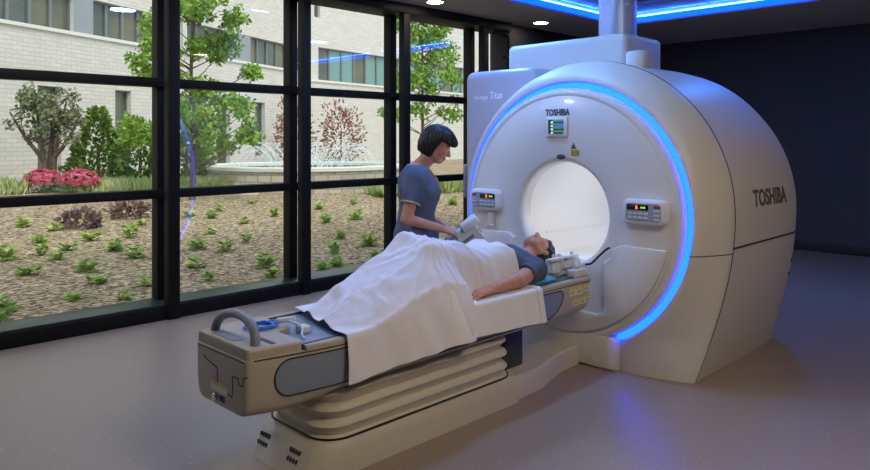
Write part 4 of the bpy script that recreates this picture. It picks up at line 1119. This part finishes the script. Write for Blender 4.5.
for i, (x, y) in enumerate(pos):
    px, d = view(x, y); bi = bayn(px); k = cnt[bi]; cnt[bi] += 1
    lab = 'green seedling behind %s, %s to the window' % (bayname[bi], ordn[k])
    z = gz(y)-.035; sc_ = rnd.uniform(.85, 1.2)*(1.0 if i > 7 else .8); rz = rnd.uniform(0, 6.28)
    if len(protos) < 5:
        t = thing('seedling', lab, 'seedling', (0, 0, 0), 'green seedlings in the mulch bed'); g, st = seedling(rnd, i)
        f = g.build('leaves', M['leafs'], t, smooth=False); s_ = st.build('stems', M['leafs'], t); protos.append((t, f, s_))
    else:
        src, f0, s0 = protos[i % 5]; t = src.copy(); COL.objects.link(t); t['label'] = lab
        for c0 in (f0, s0): c = c0.copy(); COL.objects.link(c); c.parent = t
    t.location = (x, y, z); t.rotation_euler = (0, 0, rz); t.scale = (sc_,)*3
# shrubs -----------------------------------------------------------
def shrub(name, label, cat, c, h, r, n, m, shape, L=.13, seed=1, stem=True):
    rr = random.Random(seed); t = thing(name, label, cat, (c[0], c[1], gz(c[1])-.02)); g = MB()
    z0 = gz(c[1])
    for _ in range(n):
        v = rdir(rr); u = rr.random()
        if shape == 'cone':
            zz = rr.random()**1.35; rad = r*(1-zz)**.75*(.45+.55*rr.random()**.4)+.05; a = rr.uniform(0, 6.28)
            rad *= 1+.22*math.sin(a*3+zz*11+seed)+.18*math.sin(zz*23+a)
            p = Vector((c[0]+rad*math.cos(a), c[1]+rad*math.sin(a), z0+.05+zz*h))
            d = Vector((math.cos(a), math.sin(a), .7))+rdir(rr)*.5
        else:
            q = (.55+.45*rr.random()**.5)*(1+.18*math.sin(v.x*5+seed)+.15*math.sin(v.y*7+v.z*6))
            p = Vector((c[0]+v.x*r*q, c[1]+v.y*r*q, z0+max(.02, h*.45+v.z*h*.5*q))); d = v+Vector((0, 0, .5))+rdir(rr)*.5
        leaf_quads(g, p, d, rdir(rr), L*rr.uniform(.7, 1.3), L*.32)
    g.build('foliage', m, t, smooth=False)
    if stem: MB().tube([(c[0], c[1], z0-.05), (c[0]+.02, c[1], z0+h*.55)], [.05, .03], 8).build('stem', M['bark'], t)
    return t
shrub('conical_shrub', 'cone-shaped green shrub against the white brick wall, seen left of the first post', 'shrub', (6.05, 17.3), 1.75, .62, 1500, M['leafd'], 'cone', .15, 2)
shrub('broad_shrub', 'broad dense green shrub beside the conical one, near the window post', 'shrub', (6.75, 16.6), 1.6, .62, 1600, M['leafd'], 'ball', .15, 3)
shrub('broad_shrub', 'rounded green shrub just left of the stone fountain wall', 'shrub', (7.72, 16.25), 1.6, .52, 1500, M['leafd'], 'ball', .15, 4)
for c, s, lab in (((4.50, 15.95), 5, 'left one of the two pink azalea bushes under the white wall'), ((4.98, 15.25), 6, 'right one of the two pink azalea bushes under the white wall')):
    t = shrub('azalea', lab, 'azalea', c, .42, .33, 400, M['leafd'], 'ball', .08, s, False)
    rr = random.Random(s); g = MB()
    for _ in range(320):
        v = rdir(rr); v.z = abs(v.z)*1.1-.1; q = .97+.15*rr.random(); p = Vector((c[0]+v.x*.34*q, c[1]+v.y*.34*q, gz(c[1])+.2+v.z*.25*q))
        for k in range(4): a = k*PI/2+rr.random(); leaf_quads(g, p, Vector((math.cos(a), math.sin(a), .5))+v*.4, v, .06, .026)
    g.build('flowers', M['pink'], t, smooth=False)
for c, r, s, lab in (((3.55, 10.75), .24, 7, 'low purple-leaved clump in the mulch, left of the first post'), ((4.45, 11.4), .30, 8, 'wide purple-leaved clump in the mulch close to the first post')):
    shrub('purple_plant', lab, 'plant', c, .24, r, 240, M['leafr'], 'ball', .10, s, False)
shrub('bronze_shrub', 'small bronze-red leaved tree behind the fountain, left of the second post', 'shrub', (15.0, 22.6), 2.6, .72, 800, M['leafred'], 'ball', .14, 9)
shrub('bronze_shrub', 'small bronze-red leaved tree behind the fountain, right of the second post', 'shrub', (16.4, 21.5), 2.6, .75, 800, M['leafred'], 'ball', .14, 10)
# ground cover and grass
def grass(name, label, area, n, h, seed, m):
    rr = random.Random(seed); g = MB()
    for _ in range(n):
        x, y = area(rr); a = rr.uniform(0, 6.28); d = Vector((math.cos(a)*.35, math.sin(a)*.35, 1)); leaf_quads(g, Vector((x, y, gz(y)-.01)), d, Vector((math.cos(a+1.5), math.sin(a+1.5), 0)), h*rr.uniform(.6, 1.3), h*.09)
    tag(g.build(name, m, None, smooth=False, origin=(*area(rr), .4)), label, 'grass', kind='stuff')
grass('grass', 'light green ground cover between the shrubs and the mulch bed', lambda r: ((lambda u, v: (4.9+u*3.0-v*.2, 14.4+v*1.6+(1-u)*.6))(r.random(), r.random())), 2200, .26, 1, M['grass'])
grass('grass', 'light green ground cover at the left end below the white wall', lambda r: ((lambda u, v: (2.6+u*1.6, 15.6+v*1.8))(r.random(), r.random())), 900, .3, 2, M['grass'])
grass('grass', 'strip of long grass in front of the fountain, right side', lambda r: ((lambda u, v: (9.9+u*3.6, 11.4+v*.7))(r.random(), r.random())), 2600, .34, 3, M['grass'])
# trees --------------------------------------------------------------
def tree(name, label, c, trunks, clumps, n, m, L, seed, spread):
    rr = random.Random(seed); z0 = gz(c[1]); t = thing(name, label, 'tree', (c[0], c[1], z0-.02))
    tk = MB()
    for path, r0 in trunks:
        P = smoothpath([Vector((c[0]+a, c[1]+b, z0-.05+h)) for a, b, h in path], 5); k = len(P); tk.tube(P, [r0*(1-.75*i/(k-1)) for i in range(k)], 9)
    for cx, cy, cz, r in clumps:      # a twig into every clump
        e = Vector((c[0]+cx, c[1]+cy, z0+cz)); path = trunks[rr.randrange(len(trunks))][0]; zb = max(.35, cz-.25-.35*math.hypot(cx, cy)); b = None
        for p_, q_ in zip(path[:-1], path[1:]):
            if q_[2] >= zb or q_ is path[-1]:
                k_ = min(1, max(0, (zb-p_[2])/(q_[2]-p_[2]))); b = Vector([p_[n_]+k_*(q_[n_]-p_[n_]) for n_ in range(3)]); break
        b = b+Vector((c[0], c[1], z0)); tk.tube([b, (b+e)/2+Vector((0, 0, -.06)), e], [.016, .010, .005], 6)
    tk.build('trunk', M['bark'], t)
    g = MB(); tot = sum(q[3]**2 for q in clumps)
    for cx, cy, cz, r in clumps:
        for _ in range(int(n*r*r/tot)):
            v = rdir(rr)*r*rr.random()**.5; p = Vector((c[0]+cx+v.x, c[1]+cy+v.y, z0+cz+v.z*.8)); d = rdir(rr)+Vector((0, 0, -.5))
            leaf_quads(g, p, d, rdir(rr), L*rr.uniform(.7, 1.3), L*.36)
    g.build('foliage', m, t, smooth=False); return t
def cl(seed, n, rx, z0, z1, r0, r1, bias=(0, 0)):
    rr = random.Random(seed); out = []
    for _ in range(n):
        zz = rr.random(); a = rr.uniform(0, 6.28); q = rr.random()**.6*rx*(1-.45*zz)
        out.append((q*math.cos(a)+bias[0], q*math.sin(a)+bias[1], z0+(z1-z0)*zz, rr.uniform(r0, r1)))
    return out
tree('young_tree', 'tall young tree with light green leaves straddling the first window post', (6.35, 13.1), [([(0, 0, 0), (.03, 0, 1.2), (0, .04, 2.4), (.05, 0, 4.6)], .07)], cl(21, 70, 1.45, 1.0, 4.9, .16, .34, (.05, -.05)), 8500, M['leaf'], .10, 21, 1)
tree('young_tree', 'light green tree outside the fourth window bay, above the dark bob', (13.4, 13.9), [([(0, 0, 0), (.02, 0, 1.2), (.05, .04, 2.2), (0, 0, 4.6)], .07)], cl(22, 60, 1.25, 1.8, 5.0, .18, .36), 4600, M['leaf'], .12, 22, 1)
tree('small_tree', 'vase-shaped grey-green small tree in front of the tall window, behind the azaleas', (4.85, 16.8),
     [([(.0, 0, 0), (.02, .02, .55), (.30, -.30, 1.15), (.5, -.5, 1.7)], .07), ([(-.06, .06, 0), (-.05, .08, .6), (-.36, .36, 1.2), (-.6, .6, 1.75)], .07), ([(.04, .03, 0), (.05, .05, .7), (.08, .0, 1.4), (.1, 0, 2.2)], .08), ([(-.02, -.05, 0), (-.1, -.03, .7), (-.16, .1, 1.4), (-.2, .2, 2.0)], .07), ([(.08, -.06, 0), (.10, -.06, .7), (.2, -.1, 1.3), (.3, -.2, 2.0)], .07)],
     cl(23, 40, .85, 1.15, 2.25, .12, .26), 1500, M['leafg'], .10, 23, 1)
tree('small_tree', 'sparse grey-green tree cut off by the left picture edge', (2.75, 15.3), [([(-.2, .2, 0), (-.15, .15, .8), (.0, .0, 1.6), (.15, -.15, 2.6)], .05), ([(-.2, .2, 0), (-.3, .3, .9), (-.2, .1, 1.8), (0, .1, 2.4)], .05)], cl(24, 26, .75, .9, 2.7, .12, .24), 800, M['leafg'], .11, 24, 1)
# fountain -----------------------------------------------------------
fx, fy, fr = 10.3, 14.95, 2.45
fo = thing('fountain', 'round pale stone fountain basin with a white rim', 'fountain', (fx, fy, gz(fy)))
def cring(r, z, n=96): return [(fx+r*math.cos(2*PI*k/n), fy+r*math.sin(2*PI*k/n), z) for k in range(n)]
bw = MB().loft([cring(fr-.04, .2), cring(fr-.04, .80), cring(fr-.34, .80), cring(fr-.34, .45)], False, False).build('basin_wall', M['basinstone'], fo)
uv = bw.data.uv_layers.new(name='uv')
for lp in bw.data.loops:
    c = bw.data.vertices[lp.vertex_index].co; uv.data[lp.index].uv = ((math.atan2(c.y, c.x) % (2*PI))*fr, c.z)
MB().loft([cring(fr, .79), cring(fr+.01, .80), cring(fr+.01, .87), cring(fr-.01, .885), cring(fr-.36, .885), cring(fr-.38, .87), cring(fr-.38, .79)], False, False).build('rim', M['capstone'], fo)
MB().loft([cring(fr-.34, .72), cring(.01, .72)], False, False).build('water', M['water'], fo)
MB().cyl((fx, fy, .45), (fx, fy, 1.0), .16, .10, bev=.02).build('nozzle_stand', M['stone'], fo)
g = MB(); rr = random.Random(5)
for k in range(40):
    a = 2*PI*k/40+rr.uniform(-.03, .03); R0 = fr-.5; R1 = rr.uniform(.35, .9); hh = rr.uniform(.5, .8)
    P = [Vector((fx+(R0+(R1-R0)*t)*math.cos(a), fy+(R0+(R1-R0)*t)*math.sin(a), .74+4*hh*t*(1-t)*(1 if t < .5 else 1))) for t in [q/14 for q in range(15)]]
    g.tube(P, [.005+.007*q/14 for q in range(15)], 5)
for k in range(18):
    a = rr.uniform(0, 6.28); R1 = rr.uniform(.2, .6); hh = rr.uniform(.6, 1.0)
    g.tube([Vector((fx+R1*t*math.cos(a), fy+R1*t*math.sin(a), 1.0+4*hh*.5*t*(1-t)-.28*t)) for t in [q/10 for q in range(11)]], [.007+.007*q/10 for q in range(11)], 5)
tag(g.build('water_spray', M['spray'], None, origin=(fx, fy, .74)), 'white arching water jets rising inside the stone fountain', 'water jets', kind='stuff')
struct(MB().box((7.6, 13.4, .3), (8.0, 16.4, .42)), 'garden_path', M['capstone'])

# building -----------------------------------------------------------
bd = thing('brick_building', 'large pale brick building with a strip of upper windows behind the garden', 'building', (10, 22, .3))
def facade(P, Q, z0, z1, ops, th=.28):
    """wall with openings (s0,s1,z0,z1); returns helper mapping (s, out, z) -> world"""
    P = Vector((*P, 0)); Q = Vector((*Q, 0)); e = (Q-P); L = e.length; e /= L; n = Vector((e.y, -e.x, 0))   # n towards the room
    at = lambda s, o, z: P+e*s+n*o+Vector((0, 0, z))
    ss = sorted({0, L, *[q for o in ops for q in o[:2]]}); zs = sorted({z0, z1, *[q for o in ops for q in o[2:4]]})
    g = MB(); uvs = []
    def quad(c, uv): g.add(c, [(0, 1, 2, 3)]); uvs.extend(uv)
    for a, b in zip(ss[:-1], ss[1:]):
        for c, d in zip(zs[:-1], zs[1:]):
            m = ((a+b)/2, (c+d)/2)
            if any(o[0] < m[0] < o[1] and o[2] < m[1] < o[3] for o in ops): continue
            quad([at(a, 0, c), at(b, 0, c), at(b, 0, d), at(a, 0, d)], [(a, c), (b, c), (b, d), (a, d)])
    for a, b, c, d in ops:
        for (s0, q0), (s1, q1) in (((a, c), (a, d)), ((b, d), (b, c)), ((a, d), (b, d)), ((b, c), (a, c))):
            quad([at(s0, 0, q0), at(s1, 0, q1), at(s1, -th, q1), at(s0, -th, q0)], [(0, 0), (.1, 0), (.1, .1), (0, .1)])
    quad([at(0, -.6, z1), at(L, -.6, z1), at(L, 0, z1), at(0, 0, z1)], [(0, 0)]*4); quad([at(0, -.6, z0), at(L, -.6, z0), at(L, -.6, z1), at(0, -.6, z1)], [(0, 0)]*4)
    o = g.build('wall', M['brick'], bd, smooth=False)
    u = o.data.uv_layers.new(name='uv')
    # from_pydata keeps the loops per face in order; normals may have been flipped, so map by nearest corner
    for p in o.data.polygons:
        src = {tuple(round(q, 4) for q in (Vector(g.v[4*p.index+k])-o.location)): uvs[4*p.index+k] for k in range(4)}
        for li in p.loop_indices:
            co_ = tuple(round(q, 4) for q in o.data.vertices[o.data.loops[li].vertex_index].co)
            u.data[li].uv = src.get(co_, (0, 0))
    return at, L
def winbox(at, a, b, c, d, o, m, name, nm=0, parent=None):
    g = MB(); t = .045
    def bx(s0, s1, q0, q1, o0, o1): g.add([at(s0, o0, q0), at(s1, o0, q0), at(s1, o0, q1), at(s0, o0, q1), at(s0, o1, q0), at(s1, o1, q0), at(s1, o1, q1), at(s0, o1, q1)], [(3, 2, 1, 0), (4, 5, 6, 7), (0, 1, 5, 4), (1, 2, 6, 5), (2, 3, 7, 6), (3, 0, 4, 7)])
    bx(a, b, c, c+t, o, o+.08); bx(a, b, d-t, d, o, o+.08); bx(a, a+t, c, d, o, o+.08); bx(b-t, b, c, d, o, o+.08)
    for k in range(nm): s = a+(b-a)*(k+1)/(nm+1); bx(s-t/2, s+t/2, c, d, o, o+.08)
    f = g.build(name, M['bframe'], bd, smooth=False)
    g = MB(); bx2 = [at(a+.02, o+.02, c+.02), at(b-.02, o+.02, c+.02), at(b-.02, o+.02, d-.02), at(a+.02, o+.02, d-.02)]
    g.add(bx2, [(0, 1, 2, 3)]); g.build('pane', m, f, smooth=False)
SA, ST = 4.42, 5.42
PA, PC, PB = (-3.2, 15.87), (17.7, 25.4), (46., 29.5)
off = math.dist(PA, (4.1, 19.2))
opsA = [(off-6.0, off+2.62, SA, ST), (off+3.25, off+6.9, SA, ST), (off+7.1, off+9.6, SA, ST), (off+10.6, off+14.5, SA, ST)]
narrow = [(off+1.5, off+2.2, .3, 2.9), (off+4.05, off+4.65, .3, 2.95), (off+8.65, off+9.35, .3, 2.9), (off+10.9, off+11.55, .9, 2.95)]
atA, LA = facade(PA, PC, -.5, 13, opsA+narrow)
opsB = [(.5, 12.6, 4.15, 5.6), (13.3, 20, 4.15, 5.6), (.25, .6, 6.9, 8.6)]
atB, LB = facade(PC, PB, -.5, 16, opsB)
for a, b, c, d in opsA:
    nb = max(1, round((b-a)/.62)); w_ = (b-a)/nb
    for k in range(nb): winbox(atA, a+w_*k, a+w_*(k+1), c, d, -.22, M['bwin'], 'strip_window')
for a, b, c, d in narrow: winbox(atA, a, b, c, d, -.22, M['bwin'], 'narrow_window')
for a, b, c, d in opsB[:2]:
    nb = max(1, round((b-a)/.8)); w_ = (b-a)/nb
    for k in range(nb): winbox(atB, a+w_*k, a+w_*(k+1), c, d, -.22, M['bteal'] if k % 3 else M['bwin'], 'strip_window')
winbox(atB, *opsB[2], -.22, M['bwin'], 'narrow_window')
g = MB()
for at_, a, b, z in ((atA, 0, LA, SA-.09), (atB, 0, LB, 4.06)):
    g.add([at_(a, 0, z), at_(b, 0, z), at_(b, 0, z+.09), at_(a, 0, z+.09), at_(a, .07, z), at_(b, .07, z), at_(b, .07, z+.09), at_(a, .07, z+.09)], [(3, 2, 1, 0), (4, 5, 6, 7), (0, 1, 5, 4), (1, 2, 6, 5), (2, 3, 7, 6), (3, 0, 4, 7)])
g.build('stone_ledge', M['capstone'], bd, smooth=False)
for a, b in ((off+2.62, off+3.25), (off+9.6, off+10.6)):
    q = MB().add([atA(a, .01, SA), atA(b, .01, SA), atA(b, .01, ST), atA(a, .01, ST)], [(0, 1, 2, 3)]); q.build('facade_panel', M['bpanel'], bd, smooth=False)
